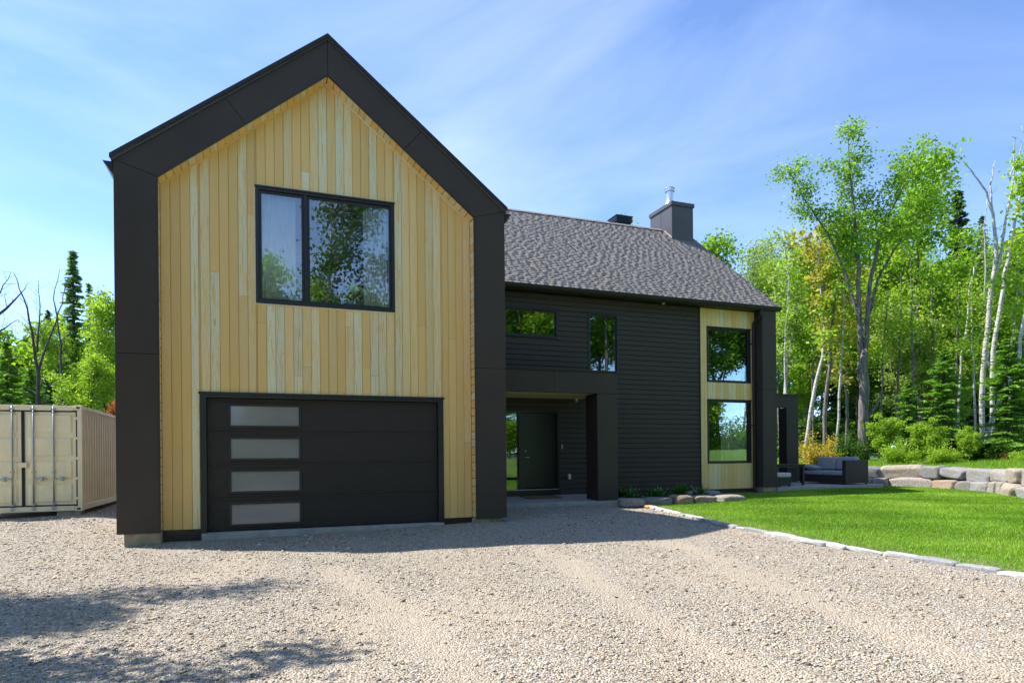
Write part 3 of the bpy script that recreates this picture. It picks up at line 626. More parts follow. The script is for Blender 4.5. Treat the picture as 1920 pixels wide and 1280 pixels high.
for i in range(29): yy = gy0 + i * 0.32; mb.prism([(GM - 0.15, ZA - 0.03), (GM, ZA + 0.10 + 0.012 * (i % 2)), (GM + 0.15, ZA - 0.03), (GM, ZA + 0.07)], 'y', yy, yy + 0.34, rnd.uniform(0.4, 0.8))
mb.build('ridge_cap', M['shingle'], house, tone=True, kind='stuff')
# main eave: fascia, soffit, gutter, downspout
H(MB().box(7.15, RX1 - 0.05, RY0 + 0.05, RY0 + 0.08, 6.30, RZ0 - 0.10), 'fascia', M['gutter'])
H(MB().box(7.15, RX1 - 0.05, RY0 + 0.081, DM + 0.02, 6.335, 6.36), 'eave_soffit', M['gutter'])
gp = [(RY0 + 0.049, 6.44), (RY0 + 0.049, 6.315), (RY0 + 0.0, 6.315), (RY0 - 0.05, 6.36), (RY0 - 0.075, 6.415), (RY0 - 0.075, 6.445), (RY0 - 0.068, 6.445), (RY0 - 0.065, 6.42), (RY0 - 0.045, 6.37), (RY0 + 0.0, 6.325), (RY0 + 0.04, 6.325), (RY0 + 0.04, 6.44)]
H(MB().prism(gp, 'x', 7.15, RX1 + 0.01), 'gutter', M['gutter'])
H(MB().prism(gp[:7], 'x', RX1 + 0.011, RX1 + 0.016), 'gutter_end', M['gutter'])
dsx = 18.13
H(MB().tube([(dsx + 0.02, RY0 + 0.0, 6.33), (dsx + 0.02, RY0 + 0.01, 6.20), (dsx, RY0 + 0.12, 6.05), (dsx, DM - 0.09, 5.92), (dsx, DM - 0.075, 5.75), (dsx, DM - 0.075, 0.42), (dsx - 0.02, DM - 0.09, 0.30), (dsx - 0.12, DM - 0.25, 0.20), (dsx - 0.15, DM - 0.30, 0.13)], 0.048, 10), 'downspout', M['gutter'], smooth=True)
for zz in (5.2, 2.4): H(MB().box(dsx - 0.065, dsx + 0.065, DM - 0.13, DM - 0.012, zz, zz + 0.03), 'downspout_strap', M['gutter'])
# chimney
CX0, CX1, CY0, CY1 = 17.735, 18.76, 9.24, 10.80
chim = H(MB().box(CX0, CX1, CY0, CY1, 9.3, 11.47), 'chimney', M['cap'], bevel=0.006)
MB().box(CX0 - 0.006, CX0 - 0.0005, 10.0, 10.012, 9.9, 11.46).build('panel_seam', M['gutter'], chim)
MB().box(CX0 - 0.045, CX1 + 0.045, CY0 - 0.045, CY1 + 0.045, 11.471, 11.63).build('chimney_cap', M['cap'], chim, bevel=0.01)
zr = lambda y: RZ0 + (y - RY0) * (RZR - RZ0) / (RYR - RY0)
MB().prism([(CY0 - 0.01, zr(CY0) + 0.035), (RYR - 0.2, zr(RYR - 0.2) + 0.035), (RYR - 0.2, zr(RYR - 0.2) + 0.075), (CY0 - 0.01, zr(CY0) + 0.075)], 'x', CX0 - 0.03, CX0 - 0.008).build('flashing', M['steel'], chim)
fl = MB().lathe((18.02, 9.78, 11.632), [(0.26, 0), (0.24, 0.03), (0.165, 0.20), (0.15, 0.22), (0.15, 0.26), (0.14, 0.27), (0.14, 0.60), (0.20, 0.61), (0.20, 0.64), (0.17, 0.65), (0.17, 0.72), (0.205, 0.73), (0.205, 0.755), (0.12, 0.79)], 24)
fl.build('flue_pipe', M['steel'], chim, smooth=False)
vt = H(MB().box(15.84, 16.46, 10.30, 10.9, 10.3, 10.94), 'roof_vent', M['vent'])
for k in range(4): MB().box(15.77 - 0.02 * (k % 2), 16.53 + 0.02 * (k % 2), 10.22, 10.98, 10.95 + k * 0.075, 10.985 + k * 0.075).build('vent_louvre', M['vent'], vt, bevel=0.008)
# little fittings
sk = H(MB().box(11.04, 11.135, DM - 0.045, DM - 0.005, 0.70, 0.86), 'outdoor_socket', M['white'], bevel=0.008)
MB().box(11.055, 11.12, DM - 0.075, DM - 0.0455, 0.72, 0.84).build('socket_cover', M['white'], sk, bevel=0.008)
H(MB().box(10.84, 10.868, DM - 0.03, DM - 0.006, 1.63, 1.76), 'door_bell', M['white'], bevel=0.004)
sx, sy, szz = 11.22, 4.9, beamz0 + 0.008
cm_ = H(MB().lathe((sx, sy, szz - 0.05), [(0.035, 0.049), (0.05, 0.03), (0.05, 0)], 16).tube([(sx, sy, szz - 0.05), (sx, sy - 0.02, szz - 0.10)], 0.018, 8), 'security_camera', M['white'])
MB().tube([(sx + 0.02, sy + 0.06, szz - 0.10), (sx - 0.02, sy - 0.10, szz - 0.17)], [0.042, 0.042], 14).build('camera_body', M['white'], cm_)
MB().tube([(sx - 0.0205, sy - 0.102, szz - 0.1705), (sx - 0.024, sy - 0.12, szz - 0.178)], [0.037, 0.037], 14).build('camera_lens', M['frame'], cm_)
ex = aty(1243.8, 566.5, DM - 0.12)
H(MB().lathe((ex[0], DM - 0.12, 6.29), [(0.045, 0.045), (0.055, 0.02), (0.03, 0.0)], 14), 'eave_spotlight', M['white'])
H(MB().box(11.72, 11.80, DM - 0.10, DM - 0.006, 3.55, 3.68).tube([(11.76, DM - 0.03, 3.5), (11.76, DM - 0.03, 2.4)], 0.012, 6), 'wall_cable_box', M['gutter'])
H(MB().lathe((11.80, DM - 0.09, 3.62), [(0.02, 0), (0.03, 0.03), (0.01, 0.05)], 10), 'cable_clip', M['white'])

# side pavilion beyond the house corner
sp = root('side_porch', 'small black side porch with flat roof standing beyond the right house corner', 'porch', (20.2, 8.6, 0.2))
spy = 8.2
A0 = aty(1475, 800, spy); A1 = aty(1497, 800, spy); zt = aty(1470, 739, spy)[2]; zb2 = aty(1480, 764, spy)[2]
MB().box(18.81, A1[0], spy, spy + 0.2, zb2, zt - 0.05).build('fascia_beam', M['panel'], sp, bevel=0.004)
MB().box(18.81, A1[0] + 0.03, spy - 0.03, spy + 3.2, zt - 0.049, zt + 0.02).build('flat_roof', M['gutter'], sp, bevel=0.004)
MB().box(A0[0], A1[0], spy + 0.001, spy + 0.45, 0.27, zb2 - 0.006).build('column', M['panel'], sp, bevel=0.004)
MB().box(18.81, A1[0], spy + 3.0, spy + 3.15, 0.27, zb2).build('rear_screen', M['siding'], sp)
# patio slab
ps_ = MB().box(18.86, 23.85, 4.80, 11.6, -0.3, 0.262).build('patio', M['concrete'], bevel=0.012); ps_['kind'] = 'structure'
H(MB().box(18.9, 20.2, 7.2, 8.1, 0.265, 0.55), 'side_step', M['concrete'], bevel=0.01)

# ------------------------------------------------------------------ things inside the windows
def curtain(x0, x1, y, z0, z1, label, seed, waves=9):
    r = random.Random(seed); n = 90; V = []; F = []
    for j in (0, 1, 2, 3):
        z = z0 + (z1 - z0) * j / 3
        for i in range(n + 1):
            t = i / n; V.append((x0 + (x1 - x0) * t, y + 0.028 * math.sin(t * waves * 2 * math.pi + 0.6 * math.sin(5 * t + seed)) * (1.15 - 0.2 * j / 3), z))
    for j in range(3):
        for i in range(n): F.append((j * (n + 1) + i, j * (n + 1) + i + 1, (j + 1) * (n + 1) + i + 1, (j + 1) * (n + 1) + i))
    o = MB().add(V, F).build('curtain', M['curtain'], smooth=True); m = o.modifiers.new('thick', 'SOLIDIFY'); m.thickness = 0.004
    return tag(o, label, 'curtain', 'sheer curtains behind the glass')
curtain(2.33, 2.98, GD + 0.15, 4.30, 6.6, 'white sheer curtain at the left side of the big gable window', 1, 7)
curtain(4.28, 4.84, GD + 0.15, 4.30, 6.6, 'white sheer curtain at the right side of the big gable window', 2, 6)
curtain(16.95, 18.03, DM + 0.185, 1.0, 3.35, 'white sheer curtain in the lower window of the yellow wood strip', 3, 11)
lp = aty(591, 415, 2.6)
la = MB().lathe((lp[0], lp[1], lp[2]), [(0.03, -0.05), (0.10, -0.045), (0.11, 0.0), (0.06, 0.03)], 20).build('ceiling_lamp', M['lamp'])
tag(la, 'small warm lit ceiling lamp inside the big gable window', 'lamp')
H(MB().box(lp[0] - 0.01, lp[0] + 0.01, lp[1] - 0.01, lp[1] + 0.01, lp[2] + 0.03, 6.69), 'lamp_cord', M['frame'])
ch = root('chair', 'grey chair back seen low in the lower window beside the curtain', 'chair', (16.5, 6.1, 0.4))
MB().box(16.28, 16.66, 6.05, 6.12, 0.85, 1.55).build('backrest', M['cushion'], ch, bevel=0.06, seg=4)
MB().box(16.24, 16.70, 6.1, 6.6, 0.78, 0.88).build('seat', M['cushion'], ch, bevel=0.03)
for xx in (16.28, 16.64):
    for yy in (6.13, 6.55): MB().tube([(xx, yy, 0.78), (xx, yy, 0.402)], 0.018, 8).build('leg', M['frame'], ch)
dm_ = MB().box(9.35, 10.45, 4.25, 4.95, 0.205, 0.222); o = dm_.build('doormat', M['mat'], bevel=0.005); o.rotation_euler = (0.0463, 0, 0)
o.location = (0, 0.0107 - 0.0107, -0.207 + 0.0)
o.data.transform(Matrix.Translation((0, -4.6, -0.205))); o.location = (0, 4.6, 0.215)
tag(o, 'brown coir doormat lying in front of the black entrance door', 'doormat')

# ------------------------------------------------------------------ shipping container
cz = 0.17; cp = atz(155, 957, cz); KX, KY = cp[0], cp[1]; KW, KL, KH = 2.44, 6.06, 2.59
cont = root('shipping_container', 'cream shipping container with closed double doors standing left of the garage', 'container', (KX, KY, cz))
x0, x1, y0, y1, z0, z1 = KX - KW, KX, KY, KY + KL, cz, cz + KH
fr = MB()
for xa, xb in ((x0, x0 + 0.10), (x1 - 0.10, x1)):
    fr.box(xa, xb, y0, y0 + 0.12, z0 + 0.121, z1 - 0.121); fr.box(xa, xb, y1 - 0.12, y1, z0 + 0.121, z1 - 0.121)
fr.box(x0 + 0.17, x1 - 0.17, y0 + 0.01, y0 + 0.11, z1 - 0.13, z1 - 0.008).box(x0 + 0.17, x1 - 0.17, y0 + 0.01, y0 + 0.11, z0 + 0.008, z0 + 0.13)
for xa, xb in ((x0 + 0.008, x0 + 0.08), (x1 - 0.08, x1 - 0.008)): fr.box(xa, xb, y0 + 0.18, y1 - 0.18, z1 - 0.09, z1 - 0.01).box(xa, xb, y0 + 0.18, y1 - 0.18, z0 + 0.01, z0 + 0.15)
fr.box(x0 + 0.05, x1 - 0.05, y0 + 0.115, y1 - 0.05, z1 - 0.045, z1 - 0.02).box(x0 + 0.09, x1 - 0.09, y1 - 0.09, y1 - 0.03, z0 + 0.05, z1 - 0.05)
fr.box(x0 + 0.09, x1 - 0.09, y0 + 0.12, y1 - 0.1, z0 + 0.06, z0 + 0.14)
fr.build('frame', M['cream'], cont, bevel=0.008)
for xa in (x0 - 0.003, x1 - 0.162 + 0.003):
    for ya in (y0 - 0.003, y1 - 0.175):
        for za in (z0 - 0.003, z1 - 0.118):
            c = MB().box(xa, xa + 0.162, ya, ya + 0.178, za, za + 0.121).build('corner_casting', M['cream'], cont, bevel=0.012)
            if ya < y0: MB().box(xa + 0.045, xa + 0.117, ya - 0.002, ya - 0.0005, za + 0.035, za + 0.085).build('casting_hole', M['rubber'], cont)
for xs_ in (x0 + 0.03, x1 - 0.03):   # corrugated sides
    sgn = 1 if xs_ > KX - 1 else -1; V = []; F = []; nn = 22; py_ = y0 + 0.13
    st = (KL - 0.26) / nn; pts = []
    for i in range(nn):
        b = py_ + i * st; pts += [(b, 0), (b + st * 0.30, 0), (b + st * 0.5, -0.036), (b + st * 0.8, -0.036)]
    pts.append((y1 - 0.13, 0))
    for zz in (z0 + 0.14, z1 - 0.085):
        for (yy, off) in pts: V.append((xs_ + sgn * off, yy, zz))
    m_ = len(pts)
    for i in range(m_ - 1): F.append((i, i + 1, m_ + i + 1, m_ + i) if sgn > 0 else (i + 1, i, m_ + i, m_ + i + 1))
    o = MB().add(V, F).build('corrugated_side', M['cream'], cont); md = o.modifiers.new('thick', 'SOLIDIFY'); md.thickness = 0.004
xm = (x0 + x1) / 2
for xa, xb, hx in ((x0 + 0.135, xm - 0.032, x0 + 0.07), (xm + 0.032, x1 - 0.135, x1 - 0.07)):
    zl, zh = z0 + 0.165, z1 - 0.165
    d = MB().box(xa, xb, y0 + 0.05, y0 + 0.085, zl, zh)
    w_ = (xb - xa)
    zs = np.linspace(zl, zh, 5)
    for k in range(4):   # pressed panels between ribs
        d.add([(xa + 0.07, y0 + 0.0495, zs[k] + 0.05), (xb - 0.07, y0 + 0.0495, zs[k] + 0.05), (xb - 0.07, y0 + 0.0495, zs[k + 1] - 0.05), (xa + 0.07, y0 + 0.0495, zs[k + 1] - 0.05),
               (xa + 0.11, y0 + 0.026, zs[k] + 0.09), (xb - 0.11, y0 + 0.026, zs[k] + 0.09), (xb - 0.11, y0 + 0.026, zs[k + 1] - 0.09), (xa + 0.11, y0 + 0.026, zs[k + 1] - 0.09)],
              [(4, 5, 6, 7), (0, 1, 5, 4), (1, 2, 6, 5), (2, 3, 7, 6), (3, 0, 4, 7)])
    leaf = d.build('door_leaf', M['cream'], cont)
    s_ = 0.032
    MB().box(xa - s_, xb + s_, y0 + 0.028, y0 + 0.06, zh + 0.001, zh + s_).box(xa - s_, xb + s_, y0 + 0.028, y0 + 0.06, zl - s_, zl - 0.001).box(xa - s_ + 0.003, xa - 0.001, y0 + 0.028, y0 + 0.06, zl, zh).box(xb + 0.001, xb + s_ - 0.003, y0 + 0.028, y0 + 0.06, zl, zh).build('gasket', M['rubber'], leaf)
    right = hx > xm
    for fx in ((0.17, 0.56) if right else (0.83, 0.44)):
        rx = xa + w_ * fx
        rod = MB().tube([(rx, y0 + 0.005, z0 + 0.05), (rx, y0 + 0.005, z1 - 0.03)], 0.017, 10).build('lock_rod', M['galv'], leaf, smooth=True)
        cmb = MB()
        for zz in (z0 + 0.07, z1 - 0.13): cmb.box(rx - 0.05, rx + 0.05, y0 - 0.012, y0 + 0.04, zz, zz + 0.05)
        for zz in (z0 + 0.16, z1 - 0.20, z0 + 0.95): cmb.box(rx - 0.04, rx + 0.04, y0 - 0.02, y0 + 0.045, zz, zz + 0.035)
        cmb.build('rod_bracket', M['galv'], leaf, bevel=0.006)
        hz_ = z0 + 0.80; dx_ = 0.30 if right else -0.30
        MB().tube([(rx, y0 - 0.02, hz_), (rx + dx_ * 0.5, y0 - 0.03, hz_ + 0.01), (rx + dx_, y0 - 0.025, hz_)], [0.016, 0.016, 0.012], 8).box(rx + dx_ * 0.55 - 0.03, rx + dx_ * 0.55 + 0.03, y0 - 0.04, y0 + 0.04, hz_ - 0.05, hz_ + 0.05).build('lock_handle', M['galv'], leaf, bevel=0.006)
    for k in range(5):
        zz = zl + 0.12 + k * (zh - zl - 0.3) / 4
        MB().box(min(hx, hx + (-0.10 if right else 0.10)), max(hx, hx + (-0.10 if right else 0.10)), y0 - 0.012, y0 - 0.0035, zz, zz + 0.06).build('hinge', M['cream'], leaf, bevel=0.006)
MB().box(xm - 0.09, xm + 0.09, y0 - 0.03, y0 + 0.02, z0 + 1.08, z0 + 1.20).build('lock_box', M['cream'], cont, bevel=0.008)
for i, (xa, ya) in enumerate(((x1 - 0.3, y0 + 0.05), (x0 + 0.3, y0 + 0.05), (x1 - 0.3, y1 - 0.4), (x0 + 0.3, y1 - 0.4))):
    o = MB().box(xa - 0.25, xa + 0.25, ya, ya + 0.3, float(hg(xa, ya)) - 0.05, z0 - 0.006).build('support_block', M['concrete_old'], bevel=0.01)
    tag(o, ['timber coloured block under the near right corner of the cream container', 'block under the near left corner of the cream container', 'block under the far right corner of the cream container', 'block under the far left corner of the cream container'][i], 'block', 'blocks under the container')

# ------------------------------------------------------------------ patio furniture
PZ = 0.264
sofa = root('outdoor_sofa', 'dark wicker outdoor sofa with grey cushions at the patio edge', 'sofa', (22.8, 6.1, PZ))
sa, sb, ya, yb = 22.22, 23.35, 5.02, 7.25
MB().box(sa, sb, ya, ya + 0.16, PZ + 0.05, PZ + 0.90).build('end_panel', M['wicker'], sofa, bevel=0.015)
MB().box(sa + 0.02, sb, yb - 0.16, yb, PZ + 0.05, PZ + 0.72).build('far_arm', M['wicker'], sofa, bevel=0.015)
MB().box(sb - 0.14, sb, ya + 0.161, yb - 0.161, PZ + 0.05, PZ + 0.90).build('backrest', M['wicker'], sofa, bevel=0.015)
for k in range(2):
    a = ya + 0.163 + k * (yb - ya - 0.326) / 2; b = a + (yb - ya - 0.33) / 2
    MB().box(sa + 0.03, sb - 0.142, a, b, PZ + 0.06, PZ + 0.33).build('seat_base', M['wicker'], sofa, bevel=0.012)
    MB().box(sa + 0.02, sb - 0.145, a + 0.005, b - 0.005, PZ + 0.335, PZ + 0.50).build('seat_cushion', M['cushion'], sofa, bevel=0.05, seg=4, smooth=True)
    o = MB().box(-0.10, 0.10, a + 0.03, b - 0.03, -0.24, 0.26).build('back_cushion', M['cushion'], None, bevel=0.07, seg=4, smooth=True)
    o.parent = sofa; o.location = (sb - 0.32 - sofa.location.x, -sofa.location.y, PZ + 0.76 - sofa.location.z); o.rotation_euler = (0, 0.22, 0)
for xx in (sa + 0.06, sb - 0.06):
    for yy in (ya + 0.06, yb - 0.06): MB().box(xx - 0.03, xx + 0.03, yy - 0.03, yy + 0.03, PZ, PZ + 0.049).build('foot', M['frame'], sofa)
def pillow(name, c, size, rot, mat, label):
    n = 14; V = []; F = []
    for side in (1, -1):
        for i in range(n + 1):
            for j in range(n + 1):
                u, v = i / n * 2 - 1, j / n * 2 - 1; h = ((1 - u ** 4) * (1 - v ** 4)) ** 0.5
                V.append((u * size[0] * (1 - 0.06 * v * v), v * size[1] * (1 - 0.06 * u * u), side * size[2] * h))
    q = (n + 1) ** 2
    for s_ in (0, 1):
        for i in range(n):
            for j in range(n):
                f = (i * (n + 1) + j, (i + 1) * (n + 1) + j, (i + 1) * (n + 1) + j + 1, i * (n + 1) + j + 1); f = tuple(s_ * q + k for k in f)
                F.append(f if s_ == 0 else f[::-1])
    o = MB().add(V, F).build(name, mat, smooth=True); o.location = c; o.rotation_euler = rot
    return tag(o, label, 'pillow')
pillow('pillow', (22.55, 6.86, PZ + 0.61), (0.30, 0.25, 0.105), (0.12, 0.1, 0.3), M['cushion'], 'grey pillow lying flat on the far end of the patio sofa')
tb = root('patio_table', 'low black slatted table standing between the ottoman and the sofa', 'table', (20.4, 5.9, PZ))
tx0, tx1, ty0, ty1, tz = 19.35, 20.85, 5.55, 6.45, PZ + 0.74
MB().box(tx0, tx1, ty0, ty1, tz, tz + 0.035).build('table_top', M['frame'], tb, bevel=0.006)
MB().box(tx0 + 0.05, tx1 - 0.05, ty0 + 0.05, ty1 - 0.05, tz - 0.09, tz - 0.001).build('apron', M['wicker'], tb)
for xx in (tx0 + 0.06, tx1 - 0.06):
    for yy in (ty0 + 0.06, ty1 - 0.06): MB().box(xx - 0.035, xx + 0.035, yy - 0.035, yy + 0.035, PZ, tz - 0.001).build('leg', M['frame'], tb)
for k in range(6): MB().box(tx1 - 0.45, tx1 - 0.10, ty0 + 0.30, ty0 + 0.33, PZ + 0.10 + k * 0.09, PZ + 0.15 + k * 0.09).build('slat', M['wicker'], tb)
ot = root('ottoman', 'dark wicker ottoman with a pale cushion beside the black pilaster', 'ottoman', (19.3, 5.2, PZ))
MB().box(18.93, 19.60, 4.95, 5.5, PZ + 0.05, PZ + 0.33).build('base', M['wicker'], ot, bevel=0.012)
MB().box(18.92, 19.61, 4.94, 5.51, PZ + 0.333, PZ + 0.49).build('cushion', M['cushion2'], ot, bevel=0.045, seg=4, smooth=True)
for xx in (18.99, 19.54):
    for yy in (5.0, 5.45): MB().box(xx - 0.025, xx + 0.025, yy - 0.025, yy + 0.025, PZ, PZ + 0.049).build('foot', M['frame'], ot)

# ------------------------------------------------------------------ stones
def rock_mesh(name, size, seed, rough=0.10, boxy=5.0, sub=10):
    """a quarried block: rounded superellipsoid with facets and dents"""
    r = np.random.RandomState(seed); n = sub; V = []; F = []; idx = {}
    def pt(u, v, w):
        key = (round(u, 5), round(v, 5), round(w, 5))
        if key not in idx: idx[key] = len(V); V.append(key)
        return idx[key]
    g_ = np.linspace(-1, 1, n + 1)
    for ax in range(3):
        for s in (-1, 1):
            for i in range(n):
                for j in range(n):
                    q = []
                    for (a, b) in ((g_[i], g_[j]), (g_[i + 1], g_[j]), (g_[i + 1], g_[j + 1]), (g_[i], g_[j + 1])):
                        p = [a, b]; p.insert(ax, s); q.append(pt(*p))
                    flip = (s > 0) == (ax != 1)
                    F.append(q if flip else q[::-1])
    P = np.array(V); P = P / (np.abs(P) ** boxy).sum(1, keepdims=True) ** (1 / boxy)
    for _ in range(16):   # cut random facets
        d = r.normal(size=3); d /= np.linalg.norm(d); h = r.uniform(0.86, 1.12) * np.abs(d).sum() ** 0.9; t = P @ d - h * 0.86
        P = P - np.clip(t, 0, None)[:, None] * d * 0.9
    ph = r.uniform(0, 6.28, (6, 3)); k = r.uniform(1.0, 4.0, (6, 3))*np.sign(r.normal(size=(6,3))); wv = sum(np.sin(P @ k[i] + ph[i, 0]) for i in range(6)) / 6
    P = P * (1 + rough * wv[:, None]); P = P * np.array(size) / 2
    return np_mesh(name, P, F, False)
# retaining wall of boulders
WP = [(1560, 909, 0.1), (1640, 911.5, 0.1), (1700, 912.5, 0.1), (1750, 915, 0.1), (1800, 919, 0.1), (1860, 925.5, 0.1), (1920, 934.5, 0.1), (2000, 950, 0.1)]
WL = np.array([atz(x, y, z)[:2] for x, y, z in WP]); WL = np.vstack([WL, WL[-1] + (WL[-1] - WL[-2]) / np.linalg.norm(WL[-1] - WL[-2]) * 3])
seg = np.r_[0, np.cumsum(np.linalg.norm(np.diff(WL, axis=0), axis=1))]
def wl(s): return np.array([np.interp(s, seg, WL[:, 0]), np.interp(s, seg, WL[:, 1])])
wallr = root('stone_retaining_wall', 'dry laid wall of large grey and rusty boulders edging the lawn below the forest', 'stone wall', (*wl(0), 0.05))
wo3 = np.array(wallr.location); rr = random.Random(4); total = seg[-1]
for row, (zb_, hh) in enumerate(((0.02, 0.42), (0.44, 0.42))):
    s = rr.uniform(-0.6, 0)
    k = 0
    while s < total:
        ln = rr.choice((0.5, 0.75, 1.0, 1.3, 1.6)) * rr.uniform(0.85, 1.15); c = wl(s + ln / 2); d = wl(s + ln) - wl(s); ang = math.atan2(d[1], d[0])
        nrm = np.array([-d[1], d[0]]) / max(1e-6, np.linalg.norm(d))
        if np.dot(nrm, c - np.array(CAM[:2])) < 0: nrm = -nrm
        c = c + nrm * (0.30 + row * 0.16 + rr.uniform(-0.05, 0.05)); hgt = hh * rr.uniform(0.92, 1.12)
        me = rock_mesh('stone', (ln * 1.03, 0.78, hgt * 1.08), 100 * row + k, 0.06, 9.0, 11)
        o = link('stone', me, M['rock'], wallr); o.location = (c[0] - wo3[0], c[1] - wo3[1], zb_ + hh / 2 - wo3[2] + rr.uniform(-0.04, 0.04)); o.rotation_euler = (rr.uniform(-0.04, 0.04), rr.uniform(-0.04, 0.04), ang + rr.uniform(-0.06, 0.06))
        s += ln * 0.985; k += 1
# terrace behind the wall
def terr(A, B):
    S = A * (total + 30) - 15
    X = np.interp(S, seg, WL[:, 0]); Y = np.interp(S, seg, WL[:, 1])
    t0 = (WL[1] - WL[0]) / np.linalg.norm(WL[1] - WL[0]); t1 = (WL[-1] - WL[-2]) / np.linalg.norm(WL[-1] - WL[-2])
    X = np.where(S < 0, WL[0][0] + S * t0[0], np.where(S > total, WL[-1][0] + (S - total) * t1[0], X))
    Y = np.where(S < 0, WL[0][1] + S * t0[1], np.where(S > total, WL[-1][1] + (S - total) * t1[1], Y))
    nx, ny = 0.95, 0.10
    zz = 0.80 + 0.05 * np.minimum(B, 14) + 0.02 * np.sin(X * 1.3) * np.cos(Y * 1.7) + 0.02 * np.clip(B - 14, 0, 60)
    return X + nx * (B + 0.45), Y + ny * (B + 0.45), np.where(B < 0.01, 0.3, zz)
TB = np.array([0.0, 0.05, 0.4, 0.9, 1.6, 2.5, 4, 7, 12, 20, 40, 80])
grid('terrace', M['turf'], np.linspace(0, 1, 90), TB, terr)
def ground_z(x, y):
    """height under a tree: terrace beyond the wall, else the low ground"""
    d = np.linalg.norm(WL - np.array([x, y]), axis=1); i = int(np.argmin(d)); nv = np.array([0.95, 0.10])
    b = float(np.dot(np.array([x, y]) - WL[i], nv)) - 0.45
    if b > 0 and x > 20: return 0.80 + 0.05 * min(b, 14) + 0.02 * max(0, b - 14)
    dd = math.hypot(x - 5, y); return float(hg(x, y)) - 0.04 + (0.012 * min(300, dd - 45) if dd > 45 else 0)
# edging stones between gravel and lawn
edg = root('stone_edging', 'line of flat pale stones edging the lawn along the gravel', 'stone edging', (EP[5][0], EP[5][1], 0.05))
eo = np.array(edg.location); y = 3.3; k = 0
while y > -10.5:
    ln = rr.uniform(0.28, 0.62); yc = y - ln / 2; xc = float(edge_x(yc)); ang = math.atan2(y - ln - y, float(edge_x(y - ln) - edge_x(y)))
    me = rock_mesh('stone', (ln * 1.0, rr.uniform(0.10, 0.22), rr.uniform(0.06, 0.10)), 700 + k, 0.05, 10.0, 7)
    o = link('stone', me, M['edging'], edg); o.location = (xc - eo[0], yc - eo[1], float(hg(xc, yc)) + 0.014 - eo[2]); o.rotation_euler = (rr.uniform(-0.06, 0.06), rr.uniform(-0.04, 0.04), ang + rr.uniform(-0.12, 0.12))
    y -= ln; k += 1
# planting bed
bed = MB().add([(11.75, 5.15, 0.2), (15.9, 5.15, 0.2), (15.9, 4.0, 0.13), (13.5, 3.75, 0.13), (11.75, 3.55, 0.12)], [(0, 4, 3, 2, 1)]).build('planting_bed', M['soil']); bed['kind'] = 'structure'
BR = [(1165, 1213, 947, 934, 'dark flat boulder nearest the porch column edging the planting bed', 0.05), (1210, 1264, 946, 932, 'dark flat boulder second from the porch column edging the planting bed', 0.2),
      (1264, 1302, 944.5, 928, 'grey angular boulder in the middle of the planting bed edge', 0.3), (1298, 1348, 943, 929, 'long pale grey boulder right of the middle of the bed edge', 0.33), (1346, 1404, 941, 928, 'rusty orange boulder at the right end of the planting bed', 0.84)]
for i, (a, b, yb_, yt_, lab, hu) in enumerate(BR):
    pl, pr_ = atz(a, yb_, 0.10), atz(b, yb_, 0.10); c = (pl + pr_) / 2; w = np.linalg.norm(pr_ - pl); dep = np.linalg.norm(c - CAMV); h = (yb_ - yt_) / FPX * dep
    me = rock_mesh('boulder', (w * 1.05, 0.55, h * 1.25), 40 + i, 0.07, 4.5, 10); o = link('boulder', me, M['rock'])
    o.location = (c[0] + 0.05, c[1] + 0.22, 0.08 + h * 0.42); o.rotation_euler = (0, 0, -0.3 + 0.1 * i); tag(o, lab, 'boulder', 'boulders edging the planting bed')
c = atz(1325, 931, 0.15); me = rock_mesh('boulder', (1.15, 0.6, 0.22), 77, 0.06, 4.5, 9); o = link('boulder', me, M['rock']); o.location = (c[0], c[1] + 0.25, 0.22)
tag(o, 'flat grey slab lying in the bed behind the edging boulders', 'boulder', 'boulders edging the planting bed')

# ------------------------------------------------------------------ vegetation
def leaves_mesh(name, P, size, r, flat=0.5, sizevar=0.35, tone=None, elong=1.5, D=None):
    """one bent rhombic leaf (2 triangles worth of quad) at every point of P"""
    n = len(P); d = r.normal(size=(n, 3)); d[:, 2] *= (1 - flat * 0.6); d /= np.linalg.norm(d, axis=1, keepdims=True)
    if D is not None: d = D + r.normal(size=(n, 3)) * 0.25; d /= np.linalg.norm(d, axis=1, keepdims=True)
    e = r.normal(size=(n, 3)); e -= d * (e * d).sum(1, keepdims=True); e /= np.linalg.norm(e, axis=1, keepdims=True)
    s = size * (1 + sizevar * r.uniform(-1, 1, n))[:, None]
    nv = np.cross(d, e)
    a = P - d * s * elong / 2; b = P + e * s / 2 + nv * s * 0.12; c = P + d * s * elong / 2; q = P - e * s / 2 + nv * s * 0.12
    V = np.stack([a, b, c, q], 1).reshape(-1, 3); F = np.arange(4 * n).reshape(n, 4)
    me = np_mesh(name, V, F); face_attr(me, 'tone', r.uniform(0, 1, n) if tone is None else tone); return me
def walk(p, d, ln, n, r, wob=0.25, up=0.05):
    pts = [np.array(p, float)]; d = np.array(d, float); d /= np.linalg.norm(d)
    for _ in range(n):
        d = d + r.normal(size=3) * wob / math.sqrt(n) + np.array([0, 0, up]) / n; d /= np.linalg.norm(d); pts.append(pts[-1] + d * ln / n)
    return pts
